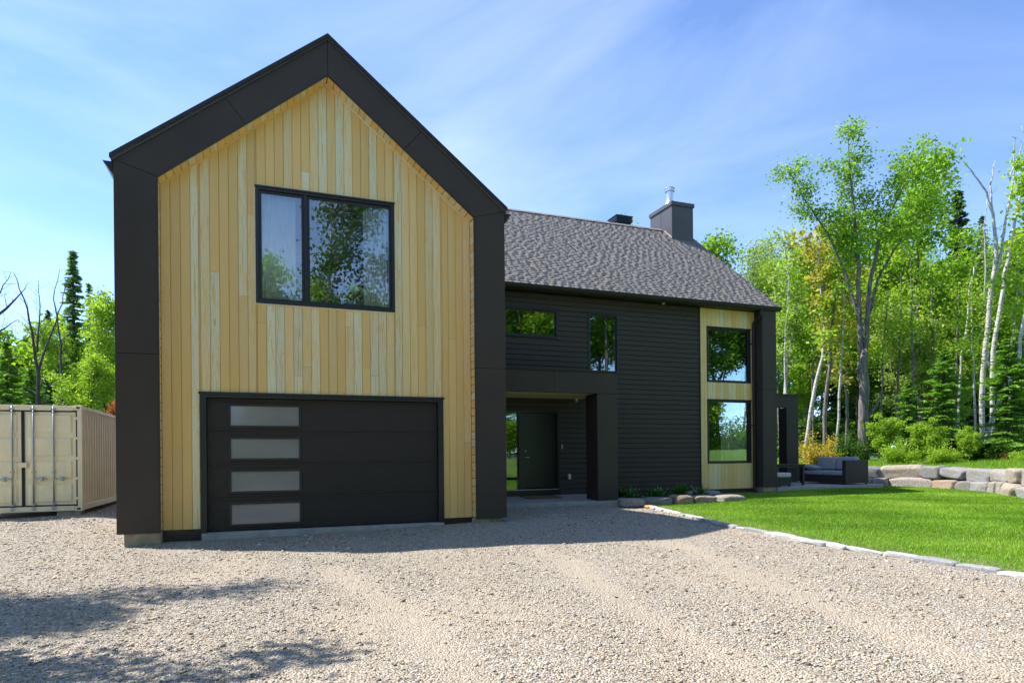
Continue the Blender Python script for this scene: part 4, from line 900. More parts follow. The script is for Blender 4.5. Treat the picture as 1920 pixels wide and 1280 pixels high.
def foliate(r, mb, anchors, limb, rad, n_br, ln, start=0.3, spread_=0.9, depth=2, up=0.25, sides=5):
    """side branches from a limb polyline; collects leaf anchors"""
    limb = [np.array(q, float) for q in limb]; sl = np.r_[0, np.cumsum([np.linalg.norm(limb[i + 1] - limb[i]) for i in range(len(limb) - 1)])]
    for k in range(n_br):
        t = start + (1 - start) * (k + r.uniform(0, 1)) / n_br; s = t * sl[-1]; i = min(np.searchsorted(sl, s, 'right') - 1, len(limb) - 2); f = (s - sl[i]) / max(1e-6, sl[i + 1] - sl[i])
        p = limb[i] + (limb[i + 1] - limb[i]) * f; ax = limb[i + 1] - limb[i]; ax /= np.linalg.norm(ax)
        o = r.normal(size=3); o -= ax * (o @ ax); o /= np.linalg.norm(o); d = ax * (1 - spread_ * 0.6) + o * spread_ + np.array([0, 0, up])
        l = ln * r.uniform(0.55, 1.1) * (1.15 - 0.6 * t); br = walk(p, d, l, 4, r, 0.35, 0.1); r0 = rad * (1.1 - 0.8 * t) * 0.45
        mb.tube(br, [r0, r0 * 0.8, r0 * 0.6, r0 * 0.4, r0 * 0.15], sides, cap=False)
        if depth > 1: foliate(r, mb, anchors, br, r0, 4, l * 0.5, 0.25, 0.9, depth - 1, up * 0.6, 3)
        else:
            for q in br[1:]: anchors.append(q)
            anchors.append((br[-1] + br[-2]) / 2)
LIB = {}
def make_broad(key, h, seed, trunk_r=0.14, n_limb=4, n_br=7, ln=2.2, leafsize=0.15, per=9, sig=0.30, clear=0.35, lean=0.04, spread_=0.8, flat=0.5, depth=2):
    r = np.random.RandomState(seed); mb = MB(); anchors = []
    tr = walk((0, 0, -0.2), (lean, lean * 0.5, 1), h * 0.97, 9, r, 0.12, 0.05)
    rad = [trunk_r * (1 - 0.93 * (i / 9) ** 0.9) for i in range(10)]; rad[0] *= 1.35; mb.tube(tr, rad, 8)
    foliate(r, mb, anchors, tr, trunk_r * 1.2, n_br, ln, clear, spread_, depth, 0.3)
    for k in range(n_limb):
        i = int(len(tr) * (clear + 0.12 * k)) ; i = min(max(i, 2), len(tr) - 3); a = r.uniform(0, 6.28)
        lb = walk(tr[i], (math.cos(a) * 0.6, math.sin(a) * 0.6, 1), h * (1 - i / 9) * 0.85, 6, r, 0.3, 0.2)
        mb.tube(lb, [rad[i] * 0.6 * (1 - 0.9 * j / 6) for j in range(7)], 6, cap=False); foliate(r, mb, anchors, lb, rad[i] * 0.7, n_br, ln * 0.8, 0.15, spread_, depth, 0.3)
    A = np.array(anchors); P = np.repeat(A, per, 0) + r.normal(size=(len(A) * per, 3)) * sig * np.array([1, 1, 0.7])
    tm = bpy.data.meshes.new(key + '_trunk'); tm.from_pydata(mb.v, [], mb.f); tm.update(); tm.polygons.foreach_set('use_smooth', [True] * len(tm.polygons))
    LIB[key] = (tm, leaves_mesh(key + '_crown', P, leafsize, r, flat), h)
def make_conifer(key, h, rbase, seed, step=0.06, droop=0.35, dens=1.0, nsize=0.07, clear=0.06, gap=0.0, power=0.85, elong=3.0):
    r = np.random.RandomState(seed); mb = MB(); P = []; T = []; D = []
    mb.tube([(0, 0, -0.2), (0.02, 0, h * 0.5), (0, 0.02, h)], [h * 0.014 + 0.02, h * 0.009 + 0.01, 0.008], 7)
    z = h * clear
    while z < h * 0.99:
        t = z / h; z += step * r.uniform(0.5, 1.5) * (1.15 - 0.7 * t)
        if r.rand() < gap: continue
        env = rbase * (1 - t) ** power * (0.78 + 0.22 * math.sin(9 * t + seed)) + 0.05; l = env * r.choice([0.55, 0.8, 1.0, 1.12]) * r.uniform(0.8, 1.1)
        a = r.uniform(0, 6.283); rise = 0.55 * (t - 0.30); u = np.array([math.cos(a), math.sin(a), 0]); v = np.array([-u[1], u[0], 0])
        f3 = lambda f: u * l * f + np.array([0, 0, z + l * (rise * f - droop * f * f + 0.25 * droop * f ** 3)])
        mb.tube([tuple(f3(0)), tuple(f3(0.5)), tuple(f3(1.0))], [0.012 + 0.006 * l, 0.009, 0.003], 3, cap=False)
        for sd in (-1, 1):
            m = max(3, int(l / 0.10))
            for j in range(m):   # side sprays
                f = 0.12 + 0.88 * (j + r.uniform(0, 1)) / m; sl_ = (0.38 * l * (1.02 - f) ** 0.7 + 0.06) * r.uniform(0.6, 1.1); k = max(2, int(sl_ / 0.055 * dens))
                d = u * 0.75 + v * sd * 0.8 + np.array([0, 0, rise * 0.5 - 0.25]); d /= np.linalg.norm(d); g_ = (np.arange(k) + 0.6) / k
                q = f3(f)[None] + d[None] * (sl_ * g_)[:, None] + r.normal(size=(k, 3)) * 0.015
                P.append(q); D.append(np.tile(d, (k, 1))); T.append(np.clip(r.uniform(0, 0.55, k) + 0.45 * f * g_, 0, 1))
    P = np.vstack(P); T = np.concatenate(T); D = np.vstack(D)
    tm = bpy.data.meshes.new(key + '_trunk'); tm.from_pydata(mb.v, [], mb.f); tm.update()
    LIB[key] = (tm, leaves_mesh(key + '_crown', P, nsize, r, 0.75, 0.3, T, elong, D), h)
def make_bush(key, h, R, seed, n=26, leafsize=0.10, per=14, sig=0.16):
    r = np.random.RandomState(seed); mb = MB(); A = []
    for k in range(n):
        a = r.uniform(0, 6.28); e = r.uniform(0.15, 1.0); d = np.array([math.cos(a) * e * R, math.sin(a) * e * R, h * math.sqrt(max(0.05, 1 - 0.8 * e * e)) * r.choice([0.35, 0.6, 0.85, 1.1])])
        st = walk((d[0] * 0.08, d[1] * 0.08, -0.05), d, np.linalg.norm(d), 5, r, 0.25, 0.1); mb.tube(st, [0.02, 0.017, 0.014, 0.01, 0.007, 0.003], 4, cap=False)
        A += st[2:]; foliate(r, mb, A, st, 0.02, 4, 0.35 * np.linalg.norm(d), 0.3, 0.9, 1, 0.2, 3)
    A = np.array(A); P = np.repeat(A, per, 0) + r.normal(size=(len(A) * per, 3)) * sig; P = P[P[:, 2] > 0.02]
    tm = bpy.data.meshes.new(key + '_stems'); tm.from_pydata(mb.v, [], mb.f); tm.update()
    LIB[key] = (tm, leaves_mesh(key + '_crown', P, leafsize, r, 0.5), h)
def put(key, name, label, cat, x, y, height=None, rz=0.0, leaf='leaf_maple', bark_='bark', group=None, wide=1.0, z=None, parts=('trunk', 'crown'), tilt=0.0):
    tm, lm, h = LIB[key]; s = (height or h) / h
    o = root(name, label, cat, (x, y, ground_z(x, y) if z is None else z), group); o.rotation_euler = (0, tilt, rz); o.scale = (s * wide, s * wide, s)
    for nm, me, mt in ((parts[0], tm, M[bark_]), (parts[1], lm, M[leaf])):
        if me is None: continue
        if len(me.materials) == 0: me.materials.append(mt)
        c = bpy.data.objects.new(nm, me); COL.objects.link(c); c.parent = o; c.material_slots[0].link = 'OBJECT'; c.material_slots[0].material = mt
    return o
def putpx(key, name, label, cat, px, depth, top, **kw):
    """stand a tree where the picture column px lies at that depth; its tip reaches picture row top"""
    q = atd(px, 860, depth); gz = ground_z(q[0], q[1]); tipz = atd(px, top, depth)[2]
    return put(key, name, label, cat, q[0], q[1], tipz - gz, **kw)
make_broad('broad_a', 14, 21, 0.16, 4, 8, 2.6, 0.145, 13, 0.36, 0.30)
make_broad('broad_b', 12, 22, 0.13, 5, 7, 2.4, 0.14, 12, 0.36, 0.25, spread_=0.9)
make_broad('slender', 15, 23, 0.11, 2, 12, 1.7, 0.095, 13, 0.40, 0.40, spread_=0.7)
make_broad('sapling', 5, 24, 0.05, 4, 7, 1.5, 0.11, 11, 0.24, 0.12, spread_=0.9)
make_conifer('spruce', 13, 2.1, 31, 0.045, 0.40, 0.8, 0.095, 0.10)
make_conifer('spruce_thin', 12, 1.3, 32, 0.075, 0.45, 0.9, 0.07, 0.12, gap=0.2)
make_conifer('fir_young', 6.5, 2.3, 33, 0.035, 0.12, 0.8, 0.07, 0.02, power=0.8)
make_bush('bush', 2.0, 1.4, 41, 22, 0.085, 11, 0.20)
make_bush('low_bush', 1.0, 0.9, 42, 18, 0.06, 12, 0.10)
# --- trees drawn limb by limb
def limb_tree(name, label, cat, base, depth, limbs, seed, leaf, bark_, n_br=7, ln=1.8, leafsize=0.13, per=12, sig=0.30, start=0.35, depthj=0.8, group=None, lvl=2, crown=True):
    """limbs: polylines of (px, py, radius_px) at the given distance; the first starts at the ground"""
    r = np.random.RandomState(seed); q = atd(base[0], 860, depth); gz = ground_z(q[0], q[1]); s = depth / FPX
    o = root(name, label, cat, (q[0], q[1], gz)); b = np.array([q[0], q[1], gz]); mb = MB(); A = []
    if group: o['group'] = group
    for li, (lb, br_n, br_l) in enumerate(limbs):
        off = r.uniform(-1, 1) * depthj if li else 0.0; pts = []; rad = []
        for k, (x, y, rp) in enumerate(lb):
            w = atd(x, y, depth) - b; f = k / max(1, len(lb) - 1)
            w = w + np.array([_F.x, _F.y, 0]) * off * f; 
            if li == 0 and k == 0: w[2] = -0.25
            pts.append(w); rad.append(rp * s)
        P = [pts[0]]; Rr = [rad[0]]
        for k in range(len(pts) - 1):
            for j in (1, 2, 3):
                f = j / 3; P.append(pts[k] + (pts[k + 1] - pts[k]) * f + (r.normal(size=3) * 0.03 if j < 3 else 0)); Rr.append(rad[k] + (rad[k + 1] - rad[k]) * f)
        mb.tube(P, Rr, 8 if rad[0] > 0.08 else 5)
        if br_n: foliate(r, mb, A, P, max(rad[0] * 0.6, 0.03), br_n, br_l, start, 0.9, lvl, 0.25)
    mb2 = MB(); mb2.v = mb.v; mb2.f = mb.f; me = bpy.data.meshes.new(name + '_trunk'); me.from_pydata(mb.v, [], mb.f); me.update(); me.polygons.foreach_set('use_smooth', [True] * len(me.polygons))
    link('trunk', me, M[bark_], o)
    if crown and A:
        A = np.array(A); P = np.repeat(A, per, 0) + r.normal(size=(len(A) * per, 3)) * sig * np.array([1, 1, 0.7])
        link('crown', leaves_mesh(name + '_crown', P, leafsize, r, 0.5), M[leaf], o)
    return o
limb_tree('maple_tree', 'tall maple with a forked grey trunk rising behind the patio sofa', 'tree', (1621, 866), 31.0, [
    ([(1621, 866, 10), (1619, 780, 8.5), (1618, 700, 9), (1619, 655, 6.5)], 0, 0),
    ([(1616, 670, 5), (1612, 600, 4.4), (1610, 500, 3.6), (1600, 400, 2.6), (1592, 330, 1.6), (1588, 258, 0.6)], 16, 1.7),
    ([(1621, 665, 4.6), (1627, 560, 3.8), (1645, 450, 2.8), (1680, 370, 1.8), (1715, 300, 0.6)], 13, 2.0),
    ([(1612, 610, 3), (1592, 530, 2.6), (1562, 450, 2), (1525, 390, 1.4), (1484, 318, 0.6)], 11, 1.3),
    ([(1626, 600, 2.8), (1650, 520, 2.4), (1700, 440, 1.8), (1750, 380, 1.2), (1782, 340, 0.5)], 12, 2.0),
    ([(1606, 700, 3.5), (1612, 668, 3.2)], 0, 0),
    ([(1626, 782, 3.4), (1642, 760, 2.4), (1650, 735, 1.2)], 0, 0)], 51, 'leaf_maple', 'bark', start=0.42, leafsize=0.092, per=12, sig=0.30)
limb_tree('birch_tree', 'white birch pair of tall leaning trunks with bare tops at the right edge', 'tree', (1838, 850), 34.0, [
    ([(1838, 850, 4.5), (1843, 700, 4.5), (1856, 560, 4.2), (1868, 480, 3.5), (1862, 400, 2.5), (1850, 360, 1.9), (1828, 330, 1.3), (1803, 298, 0.5)], 5, 0.9),
    ([(1856, 560, 2.5), (1876, 470, 2.5), (1884, 400, 2.2), (1893, 340, 1.6), (1892, 270, 1.0), (1884, 262, 0.4)], 5, 0.9),
    ([(1862, 400, 1.9), (1858, 345, 1.3), (1868, 300, 0.5)], 4, 0.6), ([(1893, 340, 1.6), (1905, 300, 1.1), (1915, 270, 0.7), (1908, 240, 0.4)], 4, 0.7)], 52, 'leaf_pale', 'birch', start=0.3, crown=False, lvl=1)
limb_tree('birch_tree', 'second tall white birch just right of the birch pair', 'tree', (1862, 850), 33.0, [
    ([(1862, 850, 3.9), (1862, 660, 3.9), (1878, 560, 3.5), (1890, 490, 3.2), (1902, 420, 2.5), (1915, 340, 1.9), (1930, 250, 0.7)], 6, 1.2),
    ([(1848, 580, 1.6), (1845, 500, 1.4), (1838, 430, 0.9), (1840, 380, 0.4)], 5, 0.6)], 53, 'leaf_pale', 'birch', start=0.3, crown=False, lvl=1)
limb_tree('birch_tree', 'white birch leaning far to the right above the boulder wall', 'tree', (1840, 838), 29.0, [
    ([(1840, 838, 4.2), (1862, 780, 3.9), (1890, 715, 3.5), (1912, 670, 3.2), (1925, 560, 2.5), (1940, 420, 1.9), (1950, 300, 0.7)], 9, 1.8)], 54, 'leaf_light', 'birch', start=0.45)
limb_tree('birch_tree', 'slim white birch leaning right beside the side porch', 'tree', (1506, 850), 32.5, [
    ([(1506, 850, 3.5), (1520, 770, 3.3), (1537, 690, 3.1), (1546, 620, 2.5), (1540, 560, 2.0), (1535, 480, 1.2), (1530, 430, 0.5)], 10, 1.6)], 55, 'leaf_amber', 'birch', start=0.45, per=5, leafsize=0.16)
limb_tree('birch_tree', 'greyish birch standing just left of the golden shrub', 'tree', (1548, 850), 32.0, [
    ([(1548, 850, 3.9), (1546, 780, 3.5), (1556, 690, 3.1), (1562, 590, 2.3), (1568, 500, 1.6), (1572, 440, 0.6)], 9, 1.5)], 56, 'leaf_light', 'bark', start=0.4, per=6)
limb_tree('birch_tree', 'twin thin birch stems close to the house roof corner', 'tree', (1470, 850), 35.5, [
    ([(1470, 850, 3.1), (1475, 690, 3.1), (1478, 590, 2.7), (1477, 520, 2.0), (1470, 440, 0.8)], 9, 1.8), ([(1476, 700, 2.3), (1490, 600, 1.9), (1496, 560, 0.8)], 4, 1.3)], 57, 'leaf_pale', 'birch', start=0.4, per=7)
limb_tree('amber_tree', 'young maple with amber orange spring leaves behind the roof corner', 'tree', (1575, 850), 34.0, [
    ([(1585, 850, 3.1), (1588, 740, 2.7), (1565, 620, 2.3), (1545, 540, 1.6), (1530, 460, 0.6)], 12, 2.4), ([(1585, 720, 2.3), (1600, 600, 1.6), (1570, 500, 0.8)], 8, 2.0)], 58, 'leaf_amber', 'bark', start=0.3, per=5, leafsize=0.16)
limb_tree('bare_tree', 'thin white dead birch snag in front of the dark trees', 'tree', (1800, 850), 33.0, [
    ([(1796, 850, 2.3), (1802, 690, 2.3), (1812, 620, 2.0), (1818, 540, 1.7), (1826, 500, 0.8)], 5, 0.7)], 59, 'leaf_pale', 'birch', crown=False, lvl=1)
rt = random.Random(3)
for i in range(13):
    px = 1478 + i * 34 + rt.uniform(-12, 12); ln_ = rt.uniform(-14, 26); top = rt.uniform(430, 560); w_ = rt.uniform(1.6, 2.6)
    limb_tree('thin_birch', 'thin pale birch stem among the leaves of the right forest edge', 'tree', (px, 850), rt.uniform(31.5, 36), [([(px, 850, w_), (px + ln_ * 0.3, 740, w_ * 0.95), (px + ln_ * 0.55 + rt.uniform(-4, 4), 640, w_ * 0.8), (px + ln_ * 0.8, 550, w_ * 0.6), (px + ln_, top, 0.5)], 7, 1.1)], 300 + i, 'leaf_light', rt.choice(['birch', 'birch', 'bark']), start=0.5, per=6, leafsize=0.09, group='thin birch stems on the right')
TG = 'forest trees right of the house'
for i, (key, nm, lab, px, dp, top, leaf, bk, kw) in enumerate([
    ('broad_a', 'maple_tree', 'bushy green maple just right of the forked maple', 1728, 37, 290, 'leaf_maple', 'bark', dict(wide=0.95)),
    ('broad_b', 'maple_tree', 'lower bright maple between the forked maple and the birches', 1690, 40, 470, 'leaf_light', 'bark', {}),
    ('slender', 'aspen_tree', 'pale aspen with a thin crown above the roof corner', 1440, 46, 430, 'leaf_pale', 'bark', {}),
    ('slender', 'aspen_tree', 'pale aspen with drooping crown left of the amber tree', 1490, 48, 415, 'leaf_pale', 'birch', dict(rz=2)),
    ('broad_b', 'maple_tree', 'green maple top showing directly behind the chimney and roof slope', 1345, 44, 428, 'leaf_maple', 'bark', dict(rz=1, wide=0.8)),
    ('slender', 'aspen_tree', 'thin treetop poking over the ridge beside the roof vent', 1192, 58, 395, 'leaf_pale', 'bark', dict(wide=0.6)),
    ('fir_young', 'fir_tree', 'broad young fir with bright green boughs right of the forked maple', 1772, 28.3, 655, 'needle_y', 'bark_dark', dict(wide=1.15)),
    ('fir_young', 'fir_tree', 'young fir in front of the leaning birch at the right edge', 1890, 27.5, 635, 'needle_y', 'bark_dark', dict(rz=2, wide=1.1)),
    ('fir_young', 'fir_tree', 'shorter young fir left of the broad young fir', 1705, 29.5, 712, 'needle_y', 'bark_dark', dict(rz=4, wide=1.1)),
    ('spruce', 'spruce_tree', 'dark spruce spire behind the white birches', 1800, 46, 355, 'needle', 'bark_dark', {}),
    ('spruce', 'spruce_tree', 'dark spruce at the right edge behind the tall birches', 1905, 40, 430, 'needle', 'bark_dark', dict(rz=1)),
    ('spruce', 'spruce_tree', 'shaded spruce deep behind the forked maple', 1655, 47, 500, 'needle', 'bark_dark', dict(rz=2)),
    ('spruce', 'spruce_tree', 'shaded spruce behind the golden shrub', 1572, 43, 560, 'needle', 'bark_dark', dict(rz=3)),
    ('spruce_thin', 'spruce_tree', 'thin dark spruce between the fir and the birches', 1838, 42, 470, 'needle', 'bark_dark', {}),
    ('broad_a', 'maple_tree', 'dense green tree filling the right edge behind the leaning birch', 1935, 38, 395, 'leaf_light', 'bark', dict(rz=2)),
    ('broad_b', 'maple_tree', 'green tree beyond the side porch roof', 1515, 44, 560, 'leaf_light', 'bark', dict(rz=3)),
    ('sapling', 'maple_sapling', 'bright green maple sapling above the boulder wall', 1735, 27.6, 785, 'leaf_light', 'bark', dict(wide=1.0)),
    ('sapling', 'maple_sapling', 'yellow green sapling right of the maple trunk', 1662, 29, 775, 'leaf_light', 'bark', dict(rz=2, wide=0.9)),
    ('sapling', 'maple_sapling', 'leafy sapling below the broad young fir', 1812, 27, 800, 'leaf_light', 'bark', dict(rz=4, wide=1.0)),
    ('bush', 'golden_shrub', 'golden yellow shrub behind the patio sofa', 1530, 29.5, 818, 'leaf_gold', 'bark', dict(wide=1.0)),
    ('bush', 'green_bush', 'low green bush at the foot of the leaning birch', 1850, 27.5, 812, 'leaf_dark', 'bark', dict(wide=1.3)),
    ('bush', 'green_bush', 'green bush right of the maple trunk foot', 1690, 27.6, 826, 'leaf_light', 'bark', dict(rz=2, wide=1.0)),
    ('bush', 'green_bush', 'light green bush in the middle of the forest edge', 1768, 26.6, 832, 'leaf_light', 'bark', dict(rz=3, wide=1.2)),
    ('low_bush', 'red_bush', 'small rusty red bush on the terrace near the right edge', 1886, 26.5, 850, 'leaf_red', 'bark', {}),
    ('low_bush', 'green_bush', 'low green bush at the far right terrace edge', 1912, 25.5, 846, 'leaf_light', 'bark', dict(rz=1, wide=1.2)),
    ('bush', 'green_bush', 'dark bush in shade behind the sofa back', 1588, 31, 815, 'leaf_dark', 'bark', dict(rz=5, wide=1.1)),
    ]):
    putpx(key, nm, lab, 'shrub' if 'bush' in nm or 'shrub' in nm else 'tree', px, dp, top, leaf=leaf, bark_=bk, group='forest edge shrubs' if 'bush' in nm else TG, **{'rz': i * 0.7, **kw})
# background wood on the right
rb = random.Random(9)
for i in range(24):
    px = 1440 + i * 24 + rb.uniform(-12, 12); dp = rb.uniform(50, 70); key = rb.choice(['spruce', 'broad_a', 'broad_b', 'spruce', 'slender'])
    lf = {'spruce': 'needle', 'broad_a': 'leaf_maple', 'broad_b': 'leaf_light', 'slender': 'leaf_pale'}[key]
    putpx(key, 'forest_tree', 'tree deep in the wood behind the forest edge on the right', 'tree', px, dp, rb.uniform(480, 600), leaf=lf, bark_='bark_dark', group='trees deep in the right wood', rz=rb.uniform(0, 6))
for i in range(17):
    px = 1462 + i * 29 + rb.uniform(-10, 10); dp = rb.uniform(36, 45)
    putpx(rb.choice(['broad_b', 'broad_a', 'broad_b']), 'young_tree', 'slim leafy young tree among the trunks of the forest edge on the right', 'tree', px, dp, rb.uniform(560, 720), leaf=rb.choice(['leaf_light', 'leaf_light', 'leaf_maple', 'leaf_pale']), bark_='bark', group='young trees among the right trunks', rz=rb.uniform(0, 6), wide=rb.uniform(0.8, 1.1))
for i in range(26):
    px = 1465 + i * 19 + rb.uniform(-12, 12); dp = rb.uniform(43, 55); k = rb.choice(['slender', 'slender', 'broad_a', 'slender', 'spruce_thin'])
    putpx(k, 'slim_tree', 'tall slim tree with a light crown filling the forest on the right', 'tree', px, dp, rb.uniform(400, 540) if px > 1600 else rb.uniform(440, 560), leaf='needle' if k == 'spruce_thin' else rb.choice(['leaf_light', 'leaf_pale', 'leaf_maple', 'leaf_light']), bark_=rb.choice(['bark', 'birch', 'bark_dark']), group='slim trees in the right forest', rz=rb.uniform(0, 6), wide=rb.uniform(0.75, 1.0))
for i in range(16):
    px = 1450 + i * 32 + rb.uniform(-10, 10); dp = rb.uniform(33, 44)
    putpx(rb.choice(['bush', 'sapling']), 'undergrowth_shrub', 'leafy shrub in the undergrowth beneath the forest trees on the right', 'shrub', px, dp, rb.uniform(770, 815), leaf=rb.choice(['leaf_dark', 'leaf_light', 'leaf_maple']), bark_='bark_dark', group='undergrowth on the right', rz=rb.uniform(0, 6), wide=1.6)
# left background
for i, (key, nm, lab, px, dp, top, leaf, kw) in enumerate([
    ('spruce', 'spruce_tree', 'tallest spruce behind the shipping container', 140, 34, 468, 'needle_m', dict(wide=0.95)),
    ('spruce_thin', 'spruce_tree', 'thin spruce right of the tallest spruce behind the container', 170, 36, 528, 'needle_m', dict(wide=1.1)),
    ('spruce', 'spruce_tree', 'short dark spruce left of the tallest spruce', 92, 40, 580, 'needle', dict(wide=0.7)),
    ('fir_young', 'fir_tree', 'broad fir at the left picture edge above the container', 15, 32, 640, 'needle_y', dict(wide=0.8)),
    ('fir_young', 'fir_tree', 'fir left of centre above the container roof', 60, 36, 690, 'needle_y', dict(wide=1.0)),
    ('broad_b', 'maple_tree', 'bright green tree beside the black left post', 208, 33, 545, 'leaf_light', dict(wide=0.7)),
    ('broad_a', 'maple_tree', 'light green tree behind the middle of the container roof', 108, 33, 590, 'leaf_light', dict(wide=0.7)),
    ('broad_b', 'maple_tree', 'low leafy tree just above the container roof near its right end', 165, 30, 660, 'leaf_light', dict(wide=0.9)),
    ('sapling', 'red_bush', 'rust red young tree beside the black left post above the container', 226, 27, 735, 'leaf_red', dict(wide=0.4)),
    ('broad_a', 'maple_tree', 'green tree at the far left edge behind the fir', -40, 40, 600, 'leaf_maple', {}),
    ]):
    putpx(key, nm, lab, 'shrub' if 'bush' in nm else 'tree', px, dp, top, leaf=leaf, bark_='bark_dark', group='trees behind the container', **{'rz': i * 0.9, **kw})
for i, (bx, limbs) in enumerate([
    (72, [([(72, 850, 4), (72, 700, 3), (60, 620, 2), (45, 560, 1.2), (25, 510, 0.4)], 16, 1.7), ([(72, 700, 2.4), (85, 620, 1.6), (95, 560, 1.0), (88, 510, 0.4)], 16, 1.6), ([(70, 660, 2), (68, 590, 1.2), (58, 520, 0.4)], 14, 1.4)]),
    (-60, [([(-60, 850, 8), (-58, 700, 6), (-40, 620, 3.5), (10, 580, 2.2), (48, 540, 0.6)], 16, 1.5), ([(-58, 690, 4), (-40, 600, 2.5), (-10, 545, 1.2), (5, 505, 0.4)], 14, 1.5), ([(-40, 640, 2.5), (0, 622, 1.5), (36, 600, 0.5)], 12, 1.3)]),
    (120, [([(118, 850, 3), (116, 700, 2.2), (110, 620, 1.5), (100, 560, 0.9), (112, 505, 0.4)], 20, 1.3)])]):
    limb_tree('bare_tree', ['leafless dark tree with upswept branches left of the tallest spruce', 'leafless tree reaching dark branches in from the left edge', 'thin leafless tree close beside the tallest spruce'][i], 'tree', (bx, 860), 27.0 + 2 * i, limbs, 80 + i, 'leaf_dark', 'bark_dark', start=0.15, crown=False, lvl=2, depthj=1.2, group='leafless trees on the left')
for i in range(12):
    px = -60 + i * 26; putpx(rb.choice(['broad_b', 'spruce', 'sapling']), 'forest_tree', 'tree in the wood behind the container at the left', 'tree', px, rb.uniform(42, 56), rb.uniform(600, 670), leaf=rb.choice(['leaf_maple', 'leaf_light', 'leaf_dark']), bark_='bark_dark', group='trees deep in the left wood', rz=rb.uniform(0, 6))
# trees left of the drive (they shade the gravel) and across the drive (seen mirrored in the glass)
for i, (x, y, h) in enumerate([(-5.4, -2.2, 9.5), (-6.6, -3.8, 10.5), (-4.9, -4.6, 8.6), (-2.7, -5.6, 8.0), (-5.6, -6.0, 9.6), (-2.9, -7.6, 7.2), (-5.0, -2.6, 11.0), (-5.2, -3.9, 11.5), (-4.6, -5.2, 10.0)]):
    put('slender' if i > 3 else 'broad_b', 'driveway_tree', 'leafy tree beside the drive whose shadow falls across the gravel', 'tree', x, y, h, rz=i * 1.3, leaf='leaf_maple', group='trees beside the drive', wide=0.8)
for i in range(46):
    f = i / 45; x = -18 + 84 * f; y = -25 - 4 * math.sin(f * 3.1) + rb.uniform(-3.5, 3.5); k = rb.choice(['broad_a', 'broad_b', 'slender', 'broad_a', 'broad_b'])
    hh = rb.uniform(8.5, 11.8) if x < 12 else rb.uniform(17, 23)
    if i in (10, 11, 12): k, x, y, hh = ('slender', 5.0, -23.0, 19.0) if i == 10 else ('broad_b', 3.0 + 2.6 * (i - 11), -22.5, 12.0 - (i - 11))
    put(k, 'far_tree', 'tree across the drive mirrored in the window panes', 'tree', x, y, hh, rz=rb.uniform(0, 6), leaf='leaf_dark' if i == 10 else rb.choice(['leaf_maple', 'leaf_light', 'leaf_maple']), bark_='birch' if k == 'slender' else 'bark', group='trees across the drive')
for i in range(44):
    f = i / 43; k = rb.choice(['bush', 'sapling', 'sapling', 'fir_young'])
    put(k, 'far_shrub', 'shrub or young tree across the drive mirrored in the window panes', 'shrub', -16 + 80 * f, -21 - 5 * math.sin(f * 3.1) + rb.uniform(-1.5, 1.5), rb.uniform(2.5, 3.5) if k == 'bush' else rb.uniform(4, 7.5), rz=i, leaf='needle_y' if k == 'fir_young' else rb.choice(['leaf_light', 'leaf_maple']), group='shrubs across the drive', wide=1.3)

# ------------------------------------------------------------------ plants in the bed
def hosta(px, py, hpx, label, seed, mat, nleaf=26, w=0.09):
    c = atz(px, py, 0.16); r = np.random.RandomState(seed); s = 1.5 * hpx / FPX * np.linalg.norm(c - CAMV); V = []; F = []; T = []
    o = root('bed_plant', label, 'plant', (c[0], c[1], 0.15), 'plants in the bed')
    for k in range(nleaf):
        a = r.uniform(0, 6.28); e = r.uniform(0.25, 1.15); l = s * r.uniform(0.8, 1.15); hd = np.array([math.cos(a), math.sin(a), 0]); sd = np.array([-hd[1], hd[0], 0]); b = len(V); wl_ = w * r.uniform(0.7, 1.2)
        for j, (t, ww) in enumerate(((0, 0.12), (0.35, 0.7), (0.65, 1.0), (0.88, 0.6), (1.0, 0.05))):
            p = hd * l * t * math.sin(e) * 1.0 + np.array([0, 0, l * (t * math.cos(e) * 1.1 - 0.35 * t * t * e)])
            for sgn in (-1, 0, 1): V.append(p + sd * sgn * wl_ * ww * 0.5 - np.array([0, 0, 0.02 * (sgn == 0)]))
        for j in range(4):
            for i in range(2): F.append((b + j * 3 + i, b + j * 3 + i + 1, b + j * 3 + i + 4, b + j * 3 + i + 3)); T.append(r.uniform(0, 0.5) if (j in (1, 2)) else r.uniform(0.4, 1.0))
    me = np_mesh('leaf_rosette', V, F, True); face_attr(me, 'tone', T); link('foliage', me, mat, o); return o
hosta(1187, 934, 17, 'striped hosta clump second from the porch column', 1, M['hosta'])
hosta(1243, 933, 17, 'upright pale striped hosta in the middle of the bed', 2, M['hosta'], 22, 0.08)
hosta(1310, 931, 18, 'largest striped hosta at the right end of the bed', 3, M['hosta'], 34, 0.08)
hosta(1167, 930, 13, 'small green plant against the porch column', 4, M['herb'], 60, 0.05)
hosta(1222, 931, 14, 'sparse green plant between the first two hostas', 5, M['herb'], 40, 0.04)
hosta(1278, 930, 16, 'bushy green perennial left of the largest hosta', 6, M['herb'], 90, 0.045)

